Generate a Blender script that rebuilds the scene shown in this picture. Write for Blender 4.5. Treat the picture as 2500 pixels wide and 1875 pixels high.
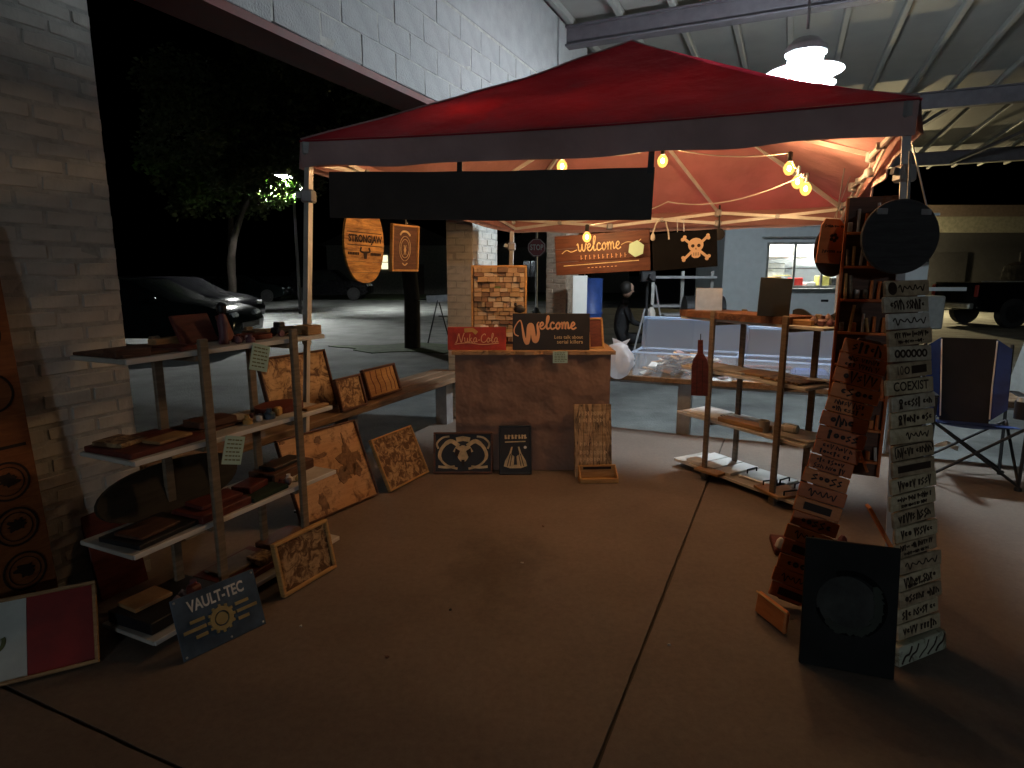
import bpy, math, random
from mathutils import Vector, Matrix, noise
R = math.radians
rnd = random.Random(7)
S = bpy.context.scene
for o in list(bpy.data.objects): bpy.data.objects.remove(o)
C = S.collection

# ------------------------------------------------------------------ camera
cd = bpy.data.cameras.new('camera'); cam = bpy.data.objects.new('camera', cd); C.objects.link(cam)
cd.sensor_width = 36; cd.sensor_fit = 'HORIZONTAL'; cd.lens = 21.6
cd.clip_start = .05; cd.clip_end = 600
cam.location = (0, 0, 1.45); cam.rotation_euler = (math.pi/2 - math.atan(274/1500), 0, 0)
S.camera = cam
# ------------------------------------------------------------------ night sky, moonlight, exposure
w = bpy.data.worlds.new('World'); S.world = w; w.use_nodes = True
nt = w.node_tree; bg = nt.nodes['Background']
sky = nt.nodes.new('ShaderNodeTexSky'); sky.sky_type = 'NISHITA'; sky.sun_disc = False
sky.sun_elevation = R(-7); sky.sun_rotation = R(200)
nt.links.new(sky.outputs[0], bg.inputs[0]); bg.inputs[1].default_value = .05
sl = bpy.data.lights.new('moon', 'SUN'); sl.energy = .006; sl.angle = R(.5); sl.color = (.8, .88, 1)
so = bpy.data.objects.new('moon', sl); C.objects.link(so); so.rotation_euler = (R(50), 0, R(160))
S.view_settings.view_transform = 'Standard'; S.view_settings.look = 'None'
S.view_settings.exposure = .68; S.view_settings.gamma = 1; S.view_settings.use_curve_mapping = False
S.cycles.max_bounces = 5; S.cycles.diffuse_bounces = 2; S.cycles.glossy_bounces = 2; S.cycles.transparent_max_bounces = 12
S.cycles.sample_clamp_indirect = 6; S.cycles.caustics_reflective = False; S.cycles.caustics_refractive = False
LAMP = 330; BULB = 2200; STREET = 4200

# ------------------------------------------------------------------ materials
def new_mat(name):
    m = bpy.data.materials.new(name); m.use_nodes = True
    return m, m.node_tree, m.node_tree.nodes['Principled BSDF']
def N(t, kind, **kw):
    n = t.nodes.new(kind)
    for k, v in kw.items():
        if k in n.inputs: n.inputs[k].default_value = v
        else: setattr(n, k, v)
    return n
def ramp(t, a, pa, b, pb):
    n = t.nodes.new('ShaderNodeValToRGB'); e = n.color_ramp.elements
    e[0].position = pa; e[0].color = (*a, 1); e[1].position = pb; e[1].color = (*b, 1)
    return n
def coords(t, scale=(1, 1, 1)):
    tc = t.nodes.new('ShaderNodeTexCoord'); mp = t.nodes.new('ShaderNodeMapping')
    mp.inputs['Scale'].default_value = scale; t.links.new(tc.outputs['Object'], mp.inputs[0])
    return mp.outputs[0]
def mat(name, col, rough=.6, metal=0., var=.25, scale=8., bump=.0, bscale=40., spec=.4, stretch=(1, 1, 1), emit=None, estr=0):
    m, t, b = new_mat(name)
    v = coords(t, stretch)
    n = N(t, 'ShaderNodeTexNoise', Scale=scale, Detail=6., Roughness=.6); t.links.new(v, n.inputs['Vector'])
    lo = tuple(c*(1-var) for c in col); hi = tuple(min(1, c*(1+var)) for c in col)
    r = ramp(t, lo, .3, hi, .7); t.links.new(n.outputs[0], r.inputs[0]); t.links.new(r.outputs[0], b.inputs['Base Color'])
    mr = t.nodes.new('ShaderNodeMapRange'); mr.inputs[3].default_value = max(.03, rough-.1); mr.inputs[4].default_value = min(1, rough+.1)
    t.links.new(n.outputs[0], mr.inputs[0]); t.links.new(mr.outputs[0], b.inputs['Roughness'])
    b.inputs['Metallic'].default_value = metal; b.inputs['Specular IOR Level'].default_value = spec
    if bump:
        n2 = N(t, 'ShaderNodeTexNoise', Scale=bscale, Detail=5.); t.links.new(v, n2.inputs['Vector'])
        bp = N(t, 'ShaderNodeBump', Strength=bump, Distance=.01); t.links.new(n2.outputs[0], bp.inputs['Height'])
        t.links.new(bp.outputs[0], b.inputs['Normal'])
    if emit:
        b.inputs['Emission Color'].default_value = (*emit, 1); b.inputs['Emission Strength'].default_value = estr
    return m
def wood(name, c1, c2, scale=6., stretch=(1, 1, 9), rough=.55, bump=.15, burn=None, bscale=5., bt=.52, bw=.06, bstretch=(1, 1, 1)):
    """grained timber; burn = colour of a scorched or stained pattern on it"""
    m, t, b = new_mat(name)
    v = coords(t, stretch)
    n = N(t, 'ShaderNodeTexNoise', Scale=scale, Detail=8., Roughness=.65, Distortion=.6); t.links.new(v, n.inputs['Vector'])
    r = ramp(t, c1, .32, c2, .68); t.links.new(n.outputs[0], r.inputs[0]); out = r.outputs[0]
    if burn:
        v2 = coords(t, bstretch)
        n3 = N(t, 'ShaderNodeTexNoise', Scale=bscale, Detail=7., Roughness=.7, Distortion=.9); t.links.new(v2, n3.inputs['Vector'])
        r3 = ramp(t, (0, 0, 0), bt-bw, (1, 1, 1), bt+bw); t.links.new(n3.outputs[0], r3.inputs[0])
        mx = t.nodes.new('ShaderNodeMix'); mx.data_type = 'RGBA'
        t.links.new(r3.outputs[0], mx.inputs[0]); t.links.new(out, mx.inputs[6]); mx.inputs[7].default_value = (*burn, 1)
        out = mx.outputs[2]
    t.links.new(out, b.inputs['Base Color']); b.inputs['Roughness'].default_value = rough
    b.inputs['Specular IOR Level'].default_value = .35
    bp = N(t, 'ShaderNodeBump', Strength=bump, Distance=.004); t.links.new(n.outputs[0], bp.inputs['Height'])
    t.links.new(bp.outputs[0], b.inputs['Normal'])
    return m
def emis(name, col, s):
    m, t, b = new_mat(name)
    b.inputs['Base Color'].default_value = (*col, 1); b.inputs['Emission Color'].default_value = (*col, 1)
    b.inputs['Emission Strength'].default_value = s; return m
def fabric(name, col, trans=.25, rough=.8):
    m, t, b = new_mat(name)
    v = coords(t)
    n = N(t, 'ShaderNodeTexNoise', Scale=3., Detail=6.); t.links.new(v, n.inputs['Vector'])
    r = ramp(t, tuple(c*.82 for c in col), .3, tuple(c*1.12 for c in col), .7); t.links.new(n.outputs[0], r.inputs[0])
    t.links.new(r.outputs[0], b.inputs['Base Color']); b.inputs['Roughness'].default_value = rough
    b.inputs['Specular IOR Level'].default_value = .2
    n2 = N(t, 'ShaderNodeTexNoise', Scale=5., Detail=3.); t.links.new(v, n2.inputs['Vector'])
    bp = N(t, 'ShaderNodeBump', Strength=.6, Distance=.06); t.links.new(n2.outputs[0], bp.inputs['Height'])
    t.links.new(bp.outputs[0], b.inputs['Normal'])
    if trans:
        tr = t.nodes.new('ShaderNodeBsdfTranslucent'); t.links.new(r.outputs[0], tr.inputs[0])
        mx = t.nodes.new('ShaderNodeMixShader'); mx.inputs[0].default_value = trans
        t.links.new(b.outputs[0], mx.inputs[1]); t.links.new(tr.outputs[0], mx.inputs[2])
        t.links.new(mx.outputs[0], t.nodes['Material Output'].inputs[0])
    return m
def plastic_clear(name, col, alpha, trans=.55):
    """milky see-through plastic that glows when lit from behind"""
    m, t, b = new_mat(name)
    b.inputs['Base Color'].default_value = (*col, 1); b.inputs['Roughness'].default_value = .3
    tl = t.nodes.new('ShaderNodeBsdfTranslucent'); tl.inputs[0].default_value = (*col, 1); tr = t.nodes.new('ShaderNodeBsdfTransparent')
    m1 = t.nodes.new('ShaderNodeMixShader'); m1.inputs[0].default_value = trans; m2 = t.nodes.new('ShaderNodeMixShader'); m2.inputs[0].default_value = alpha
    t.links.new(b.outputs[0], m1.inputs[1]); t.links.new(tl.outputs[0], m1.inputs[2]); t.links.new(tr.outputs[0], m2.inputs[1]); t.links.new(m1.outputs[0], m2.inputs[2])
    t.links.new(m2.outputs[0], t.nodes['Material Output'].inputs[0]); return m

# concrete floor: stains and scuffs with a shape of their own
def concrete():
    m, t, b = new_mat('slab_concrete'); v = coords(t)
    a = N(t, 'ShaderNodeTexNoise', Scale=.9, Detail=8., Roughness=.65); t.links.new(v, a.inputs[0])
    c2 = N(t, 'ShaderNodeTexNoise', Scale=34., Detail=10., Roughness=.82); t.links.new(v, c2.inputs[0])
    r = ramp(t, (.145, .115, .092), .3, (.225, .18, .146), .72); t.links.new(a.outputs[0], r.inputs[0])
    r2 = ramp(t, (.74, .73, .72), .32, (1.10, 1.10, 1.10), .62); t.links.new(c2.outputs[0], r2.inputs[0])
    mx = t.nodes.new('ShaderNodeMix'); mx.data_type = 'RGBA'; mx.blend_type = 'MULTIPLY'; mx.inputs[0].default_value = .8
    t.links.new(r.outputs[0], mx.inputs[6]); t.links.new(r2.outputs[0], mx.inputs[7])
    # round oil stain in the walkway
    tc = t.nodes.new('ShaderNodeTexCoord'); mp = t.nodes.new('ShaderNodeMapping')
    mp.inputs['Location'].default_value = (.1, -3.55, 0); mp.inputs['Scale'].default_value = (1.7, 1.25, 1)
    t.links.new(tc.outputs['Object'], mp.inputs[0])
    ds = N(t, 'ShaderNodeTexNoise', Scale=4., Detail=5.); t.links.new(mp.outputs[0], ds.inputs[0])
    ln = t.nodes.new('ShaderNodeVectorMath'); ln.operation = 'LENGTH'; t.links.new(mp.outputs[0], ln.inputs[0])
    ad = t.nodes.new('ShaderNodeMath'); ad.operation = 'ADD'; t.links.new(ln.outputs['Value'], ad.inputs[0])
    ml = t.nodes.new('ShaderNodeMath'); ml.operation = 'MULTIPLY'; ml.inputs[1].default_value = .9
    t.links.new(ds.outputs[0], ml.inputs[0]); t.links.new(ml.outputs[0], ad.inputs[1])
    r3 = ramp(t, (.5, .48, .46), .62, (1, 1, 1), .98); t.links.new(ad.outputs[0], r3.inputs[0])
    m2 = t.nodes.new('ShaderNodeMix'); m2.data_type = 'RGBA'; m2.blend_type = 'MULTIPLY'; m2.inputs[0].default_value = .6
    t.links.new(mx.outputs[2], m2.inputs[6]); t.links.new(r3.outputs[0], m2.inputs[7])
    t.links.new(m2.outputs[2], b.inputs['Base Color']); b.inputs['Roughness'].default_value = .75
    b.inputs['Specular IOR Level'].default_value = .3
    bp = N(t, 'ShaderNodeBump', Strength=.25, Distance=.006); t.links.new(c2.outputs[0], bp.inputs['Height'])
    t.links.new(bp.outputs[0], b.inputs['Normal']); return m
M = {}
M['slab'] = concrete()
M['asphalt'] = mat('asphalt', (.125, .13, .125), .85, var=.5, scale=1.6, bump=.8, bscale=45)
M['grass'] = mat('grass', (.05, .075, .03), .9, var=.5, scale=6)
M['joint'] = mat('joint_filler', (.07, .055, .042), .95)
M['paint'] = mat('painted_masonry', (.50, .48, .44), .75, var=.25, scale=3.5, bump=.9, bscale=13)
M['block'] = mat('painted_block', (.36, .36, .365), .8, var=.12, scale=6, bump=.6, bscale=70)
M['mortar'] = mat('painted_mortar', (.42, .41, .385), .9, var=.3, scale=12, bump=.5)
M['brick'] = mat('bare_brick', (.26, .19, .135), .85, var=.3, scale=9, bump=.5)
M['redsteel'] = mat('red_oxide_steel', (.13, .025, .02), .6)
M['steel'] = mat('grey_painted_steel', (.12, .11, .125), .5, var=.2)
M['deck'] = mat('roof_deck', (.33, .33, .31), .6, var=.12, scale=1.5)
M['galv'] = mat('white_tube', (.62, .60, .57), .35, metal=.2, var=.15, bump=.05)
M['greytube'] = mat('grey_tube', (.33, .33, .34), .4, metal=.3)
M['black'] = mat('black_plastic', (.018, .018, .02), .45, var=.3)
M['blackmetal'] = mat('black_metal', (.03, .03, .032), .4, metal=.5)
M['darkboard'] = mat('dark_painted_board', (.022, .019, .018), .55, var=.35, scale=3, bump=.1)
M['roof'] = fabric('red_canopy_cloth', (.50, .03, .055), .38, .6)
M['lining'] = fabric('canopy_lining', (.46, .24, .23), .34)
M['valance'] = fabric('valance_cloth', (.50, .34, .34), .06)
M['cloth'] = fabric('brown_table_cloth', (.30, .19, .145), 0)
M['warm'] = emis('warm_filament', (1., .60, .27), BULB)
m_, t_, b_ = new_mat('amber_bulb_glass'); em_ = t_.nodes.new('ShaderNodeEmission'); em_.inputs[0].default_value = (1, .46, .09, 1); em_.inputs[1].default_value = 2.4
tr_ = t_.nodes.new('ShaderNodeBsdfTransparent'); mx_ = t_.nodes.new('ShaderNodeMixShader'); mx_.inputs[0].default_value = .38
t_.links.new(tr_.outputs[0], mx_.inputs[1]); t_.links.new(em_.outputs[0], mx_.inputs[2]); t_.links.new(mx_.outputs[0], t_.nodes['Material Output'].inputs[0]); M['amberglass'] = m_
M['lampglow'] = emis('lamp_tube', (.80, .93, 1.), LAMP)
M['lampwhite'] = mat('white_enamel', (.8, .82, .84), .4, var=.05)
M['streetglow'] = emis('street_lamp_glow', (.97, 1., .95), STREET)
M['truckglow'] = emis('strip_light', (1., 1., .90), 60)
M['wood'] = wood('pine', (.30, .16, .07), (.50, .30, .14))
M['woodx'] = wood('pine_lengthwise', (.30, .16, .07), (.50, .30, .14), stretch=(1, 9, 9))
M['honey'] = wood('honey_pine', (.42, .22, .075), (.62, .37, .14), stretch=(1.2, 1, 12))
M['walnut'] = wood('walnut', (.07, .03, .02), (.16, .075, .045), stretch=(1, 9, 9))
M['darkred'] = wood('dark_red_stain', (.08, .018, .014), (.17, .04, .028), stretch=(2, 8, 8))
M['greywood'] = wood('weathered_post', (.14, .105, .07), (.26, .20, .14))
M['benchwood'] = wood('bench_plank', (.12, .075, .045), (.26, .17, .10), stretch=(9, 1, 9))
M['burn'] = wood('burnt_picture', (.42, .26, .12), (.58, .38, .19), burn=(.10, .045, .02), bscale=11, bt=.51, bw=.07)
M['burnfine'] = wood('finely_burnt_picture', (.42, .27, .14), (.58, .40, .22), burn=(.12, .06, .03), bscale=21, bt=.475, bw=.07)
M['map'] = wood('engraved_map', (.44, .24, .115), (.58, .35, .175), burn=(.17, .08, .038), bscale=13, bt=.58, bw=.08)
M['scorch'] = wood('scorched_plank', (.38, .24, .12), (.58, .40, .22), burn=(.035, .02, .012), bscale=6, bt=.55, bw=.1, bstretch=(6, 1, 1.2))
M['surf'] = wood('torched_surf', (.50, .24, .05), (.72, .40, .11), burn=(.13, .045, .015), bscale=5, bt=.53, bw=.12, bstretch=(.8, 1, 4), stretch=(1, 1, 8))
M['white'] = mat('white_paint', (.72, .70, .67), .6, var=.08)
M['offwhite'] = mat('dirty_white', (.50, .47, .42), .7, var=.25, scale=5)
M['paper'] = mat('paper', (.74, .74, .71), .8, var=.05)
M['mint'] = mat('mint_card', (.40, .60, .56), .8, var=.06)
M['redsign'] = mat('weathered_red', (.40, .045, .03), .6, var=.5, scale=7)
M['peach'] = mat('peach_letter', (.78, .42, .22), .5, var=.1)
M['ink'] = mat('burnt_ink', (.03, .014, .008), .7, var=.2)
M['cream'] = mat('cream_ink', (.66, .50, .27), .6, var=.3, scale=20)
M['gold'] = mat('dull_gold', (.46, .36, .16), .45, metal=.3)
M['bluesteel'] = mat('scuffed_blue_steel', (.10, .145, .20), .36, metal=.35, var=.5, scale=6, bump=.1)
M['brightsteel'] = mat('bright_steel', (.80, .79, .74), .35, metal=.2, var=.25, scale=30)
M['silver'] = mat('brushed_silver', (.5, .5, .48), .35, metal=.7)
M['flagred'] = mat('flag_red', (.26, .02, .018), .6)
M['flagwhite'] = mat('flag_white', (.58, .60, .56), .7, var=.12)
M['flaggreen'] = mat('emblem_green', (.12, .13, .05), .7, var=.4)
M['blue'] = mat('blue_nylon', (.02, .05, .20), .7)
M['bluebarrel'] = mat('blue_drum', (.02, .05, .19), .5)
M['truck'] = mat('white_truck_body', (.62, .66, .68), .4, var=.06)
M['yellow'] = mat('yellow_plastic', (.70, .62, .16), .5)
M['redplastic'] = mat('red_plastic', (.60, .04, .03), .4)
M['carpaint'] = mat('dark_car_paint', (.004, .006, .006), .16, var=.1, spec=.16)
M['carpaint2'] = mat('black_car_paint', (.004, .004, .005), .16, var=.1, spec=.16)
M['glass'] = mat('dark_glass', (.006, .007, .007), .12, var=.1, spec=.35)
M['rubber'] = mat('rubber', (.02, .02, .02), .8)
M['headlight'] = mat('headlight', (.75, .78, .80), .12, metal=.6)
M['leaf'] = mat('leaf', (.060, .082, .026), .65, var=.45, scale=2)
M['leafgreen'] = mat('fresh_leaf', (.035, .075, .006), .7, var=.4, scale=2)
M['bark'] = mat('bark', (.028, .021, .016), .9, var=.4, bump=.6, bscale=14)
M['stopred'] = mat('stop_red', (.22, .03, .035), .5)
M['house'] = mat('house_wall', (.22, .21, .18), .8)
M['tanwall'] = mat('tan_wall', (.16, .155, .12), .8)
M['brownfascia'] = mat('brown_fascia', (.10, .075, .06), .7)
M['litwindow'] = emis('lit_window', (1., .95, .62), .8)
M['skin'] = mat('skin', (.42, .25, .18), .55, var=.06)
M['hair'] = mat('dark_hair', (.02, .015, .012), .6)
M['hoodie'] = mat('black_cloth', (.016, .016, .018), .9)
M['tote'] = plastic_clear('clear_tote', (.74, .82, .92), .20)
M['totelid'] = plastic_clear('tote_lid', (.68, .78, .93), .74, .75)
M['bag'] = plastic_clear('white_bag', (.75, .77, .82), .8)
M['purple'] = mat('plum_trinket', (.16, .07, .09), .5, var=.4)
M['stone'] = mat('rose_stone', (.25, .16, .15), .6, var=.5, scale=20)
M['green'] = mat('green_tile', (.09, .14, .04), .6)
M['yellowpaint'] = mat('yellow_bollard', (.62, .52, .12), .6)
M['ochre'] = mat('ochre_ink', (.52, .30, .09), .6)
M['concretebase'] = mat('precast_concrete', (.30, .31, .30), .85, var=.15, bump=.3)

# ------------------------------------------------------------------ mesh helpers
class MB:
    def __init__(s): s.v = []; s.f = []
    def add(s, vs, fs, m=None):
        k = len(s.v)
        s.v += [tuple(m @ Vector(p)) if m else tuple(p) for p in vs]
        s.f += [tuple(i+k for i in f) for f in fs]; return s
    def box(s, c, d, m=None, taper=1.):
        x, y, z = (k/2 for k in d); q = taper
        vs = [(-x, -y, -z), (x, -y, -z), (x, y, -z), (-x, y, -z), (-x*q, -y*q, z), (x*q, -y*q, z), (x*q, y*q, z), (-x*q, y*q, z)]
        vs = [(a+c[0], b+c[1], e+c[2]) for a, b, e in vs]
        return s.add(vs, [(3, 2, 1, 0), (4, 5, 6, 7), (0, 1, 5, 4), (1, 2, 6, 5), (2, 3, 7, 6), (3, 0, 4, 7)], m)
    def bevbox(s, c, d, b=.004, m=None):
        """box with chamfered edges"""
        x, y, z = (k/2 for k in d); b = min(b, x*.9, y*.9, z*.9); vs = []; idx = {}
        for sx in (-1, 1):
            for sy in (-1, 1):
                for sz in (-1, 1):
                    for ax in range(3):
                        p = [sx*x, sy*y, sz*z]
                        for j in range(3):
                            if j != ax: p[j] -= (sx, sy, sz)[j]*b
                        idx[(sx, sy, sz, ax)] = len(vs); vs.append((p[0]+c[0], p[1]+c[1], p[2]+c[2]))
        fs = []
        for ax in range(3):
            o = [k for k in range(3) if k != ax]
            for sg in (-1, 1):
                q = []
                for a, e in ((-1, -1), (1, -1), (1, 1), (-1, 1)):
                    t = [0, 0, 0]; t[ax] = sg; t[o[0]] = a; t[o[1]] = e; q.append(idx[(*t, ax)])
                fs.append(tuple(q))
            for a in (-1, 1):
                for e in (-1, 1):
                    t0 = [0, 0, 0]; t1 = [0, 0, 0]; t0[ax] = -1; t1[ax] = 1
                    for t in (t0, t1): t[o[0]] = a; t[o[1]] = e
                    fs.append((idx[(*t0, o[0])], idx[(*t1, o[0])], idx[(*t1, o[1])], idx[(*t0, o[1])]))
        for sx in (-1, 1):
            for sy in (-1, 1):
                for sz in (-1, 1): fs.append(tuple(idx[(sx, sy, sz, ax)] for ax in range(3)))
        return s.add(vs, fs, m)
    def tube(s, p0, p1, r, n=10, r1=None, caps=True):
        p0 = Vector(p0); p1 = Vector(p1); d = p1-p0
        if d.length < 1e-6: return s
        q = d.to_track_quat('Z', 'Y'); r1 = r if r1 is None else r1; vs = []
        for p, rr in ((p0, r), (p1, r1)):
            for i in range(n):
                a = 2*math.pi*i/n; vs.append(p + q @ Vector((math.cos(a)*rr, math.sin(a)*rr, 0)))
        fs = [(i, (i+1) % n, n+(i+1) % n, n+i) for i in range(n)]
        if caps: fs += [tuple(range(n-1, -1, -1)), tuple(range(n, 2*n))]
        return s.add(vs, fs)
    def bar(s, p0, p1, wx, wy, up=(0, 0, 1)):
        p0 = Vector(p0); p1 = Vector(p1); d = p1-p0; L = d.length; z = d/L
        x = Vector(up).cross(z)
        if x.length < 1e-4: x = Vector((1, 0, 0)).cross(z)
        x.normalize(); y = z.cross(x)
        m = Matrix((x, y, z)).transposed().to_4x4(); m.translation = (p0+p1)/2
        return s.box((0, 0, 0), (wx, wy, L), m)
    def path(s, pts, r, n=8):
        pts = [Vector(p) for p in pts]
        for a, b in zip(pts, pts[1:]): s.tube(a, b, r, n)
        return s
    def lathe(s, prof, n=20, m=None):
        vs = []; k = len(prof)
        for r, z in prof:
            for i in range(n): a = 2*math.pi*i/n; vs.append((r*math.cos(a), r*math.sin(a), z))
        fs = [(j*n+i, j*n+(i+1) % n, (j+1)*n+(i+1) % n, (j+1)*n+i) for j in range(k-1) for i in range(n)]
        fs += [tuple(range(n-1, -1, -1)), tuple(range((k-1)*n, k*n))]
        return s.add(vs, fs, m)
    def prism(s, poly, y0, y1, m=None):
        """polygon in the XZ plane, given depth in Y"""
        n = len(poly); vs = [(x, y0, z) for x, z in poly]+[(x, y1, z) for x, z in poly]
        fs = [tuple(range(n)), tuple(range(2*n-1, n-1, -1))]+[(i, n+i, n+(i+1) % n, (i+1) % n) for i in range(n)]
        return s.add(vs, fs, m)
    def flat(s, poly, z0, z1, m=None):
        """polygon in the XY plane, given depth in Z"""
        n = len(poly); vs = [(x, y, z0) for x, y in poly]+[(x, y, z1) for x, y in poly]
        fs = [tuple(range(n-1, -1, -1)), tuple(range(n, 2*n))]+[(i, (i+1) % n, n+(i+1) % n, n+i) for i in range(n)]
        return s.add(vs, fs, m)
    def ring(s, cx, cz, r0, r1, y0, y1, n=28, a0=0, a1=2*math.pi):
        full = abs(a1-a0-2*math.pi) < 1e-6; k = n if full else n+1; vs = []
        for i in range(k):
            a = a0+(a1-a0)*i/n
            for rr in (r0, r1):
                for y in (y0, y1): vs.append((cx+rr*math.cos(a), y, cz+rr*math.sin(a)))
        fs = []
        for i in range(n):
            j = (i+1) % k; A = 4*i; B = 4*j
            fs += [(A, A+2, B+2, B), (A+1, B+1, B+3, A+3), (A+2, A+3, B+3, B+2), (A, B, B+1, A+1)]
        return s.add(vs, fs)
    def ribbon(s, pts, wid, y0, y1):
        """flat stroke in XZ; wid a number or list"""
        n = len(pts); W = (wid+[wid[-1]]*n) if isinstance(wid, list) else [wid]*n; L = []
        for i, (x, z) in enumerate(pts):
            a = pts[max(0, i-1)]; b = pts[min(n-1, i+1)]; dx, dz = b[0]-a[0], b[1]-a[1]; l = math.hypot(dx, dz) or 1
            L.append((-dz/l*W[i]/2, dx/l*W[i]/2))
        vs = []
        for (x, z), (ox, oz) in zip(pts, L): vs += [(x+ox, y0, z+oz), (x-ox, y0, z-oz), (x+ox, y1, z+oz), (x-ox, y1, z-oz)]
        fs = []
        for i in range(n-1):
            A = 4*i; B = A+4; fs += [(A, A+1, B+1, B), (A+2, B+2, B+3, A+3), (A, B, B+2, A+2), (A+1, A+3, B+3, B+1)]
        return s.add(vs, fs)
    def build(s, name, m, parent=None, smooth=False):
        me = bpy.data.meshes.new(name); me.from_pydata(s.v, [], s.f); me.update()
        import bmesh
        b = bmesh.new(); b.from_mesh(me); bmesh.ops.recalc_face_normals(b, faces=b.faces); b.to_mesh(me); b.free()
        if smooth:
            me.polygons.foreach_set('use_smooth', [True]*len(me.polygons))
            me.set_sharp_from_angle(angle=R(40))
        me.materials.append(M[m] if isinstance(m, str) else m)
        o = bpy.data.objects.new(name, me); C.objects.link(o)
        if parent: o.parent = parent
        return o
def link_mesh(name, me, parent, loc=(0, 0, 0), rot=(0, 0, 0), sc=(1, 1, 1)):
    o = bpy.data.objects.new(name, me); C.objects.link(o); o.parent = parent
    o.location = loc; o.rotation_euler = rot; o.scale = sc; return o
def tag(o, label, cat, group=None):
    o['label'] = label; o['category'] = cat
    if group: o['group'] = group
    return o
def struct(o): o['kind'] = 'structure'; return o
def thing(name, label, cat, loc=(0, 0, 0), rot=(0, 0, 0), group=None):
    o = bpy.data.objects.new(name, None); C.objects.link(o); o.empty_display_size = .1
    o.location = loc; o.rotation_euler = rot if isinstance(rot, tuple) else (0, 0, rot)
    return tag(o, label, cat, group)
def lean_axes(o, bc, tc, across, w):
    """a leaning strip: local z runs from bottom centre to top centre, x as near as possible to 'across'"""
    bc, tc = Vector(bc), Vector(tc); z = (tc-bc).normalized(); x = Vector(across); x = (x-z*x.dot(z)).normalized(); y = z.cross(x)
    m = Matrix((x, y, z)).transposed().to_4x4(); m.translation = bc; o.matrix_world = m
    return w, (tc-bc).length
def axes(o, bl, br, tl):
    """stand an object in the plane through three corners: local x across, z up the face, origin mid-bottom"""
    bl, br, tl = Vector(bl), Vector(br), Vector(tl); x = (br-bl).normalized(); z = (tl-bl); z = (z-x*z.dot(x)).normalized(); y = z.cross(x)
    m = Matrix((x, y, z)).transposed().to_4x4(); m.translation = (bl+br)/2; o.matrix_world = m
    return (br-bl).length, (tl-bl).length
A24 = R(24)
def BW(u, v, z=0): return Vector((u*math.cos(A24)+v*math.sin(A24), -u*math.sin(A24)+v*math.cos(A24), z))   # pavilion grid to world

_txt = {}
def text_mesh(body, size, bold=0., shear=0., space=1.):
    k = (body, bold, shear, space)
    if k not in _txt:
        cu = bpy.data.curves.new('lettering', 'FONT'); cu.body = body; cu.size = 1; cu.align_x = 'CENTER'; cu.align_y = 'CENTER'
        cu.offset = bold; cu.shear = shear; cu.space_character = space; cu.resolution_u = 3; cu.extrude = .004
        o = bpy.data.objects.new('lettering', cu); C.objects.link(o)
        dg = bpy.context.evaluated_depsgraph_get(); dg.update()
        me = bpy.data.meshes.new_from_object(o.evaluated_get(dg))
        bpy.data.objects.remove(o); bpy.data.curves.remove(cu)
        me.transform(Matrix(((1, 0, 0, 0), (0, 0, -.2, 0), (0, 1, 0, 0), (0, 0, 0, 1))))
        _txt[k] = me
    me = _txt[k].copy(); me.transform(Matrix.Diagonal((size, size, size, 1))); return me
def letters(body, size, m, parent, x, z, y=-.002, bold=.0, shear=0., fitw=None, fith=None, roll=0, space=1., name='lettering'):
    me = text_mesh(body, size, bold, shear, space)
    xs = [p.co.x for p in me.vertices]; zs = [p.co.z for p in me.vertices]
    sx = fitw/(max(xs)-min(xs)) if fitw else 1; sz = fith/(max(zs)-min(zs)) if fith else (sx if fitw else 1)
    me.transform(Matrix.Diagonal((sx, 1, sz, 1)))
    me.materials.clear(); me.materials.append(M[m])
    return link_mesh(name, me, parent, (x, y, z), (0, roll, 0))
def smooth_path(p, k=6):
    out = []; n = len(p)
    for i in range(n-1):
        a = p[max(0, i-1)]; b = p[i]; c = p[i+1]; d = p[min(n-1, i+2)]
        for j in range(k):
            t = j/k; f = []
            for q in (0, 1):
                f.append(.5*((2*b[q])+(-a[q]+c[q])*t+(2*a[q]-5*b[q]+4*c[q]-d[q])*t*t+(-a[q]+3*b[q]-3*c[q]+d[q])*t**3))
            out.append(tuple(f))
    out.append(tuple(p[-1])); return out
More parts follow.
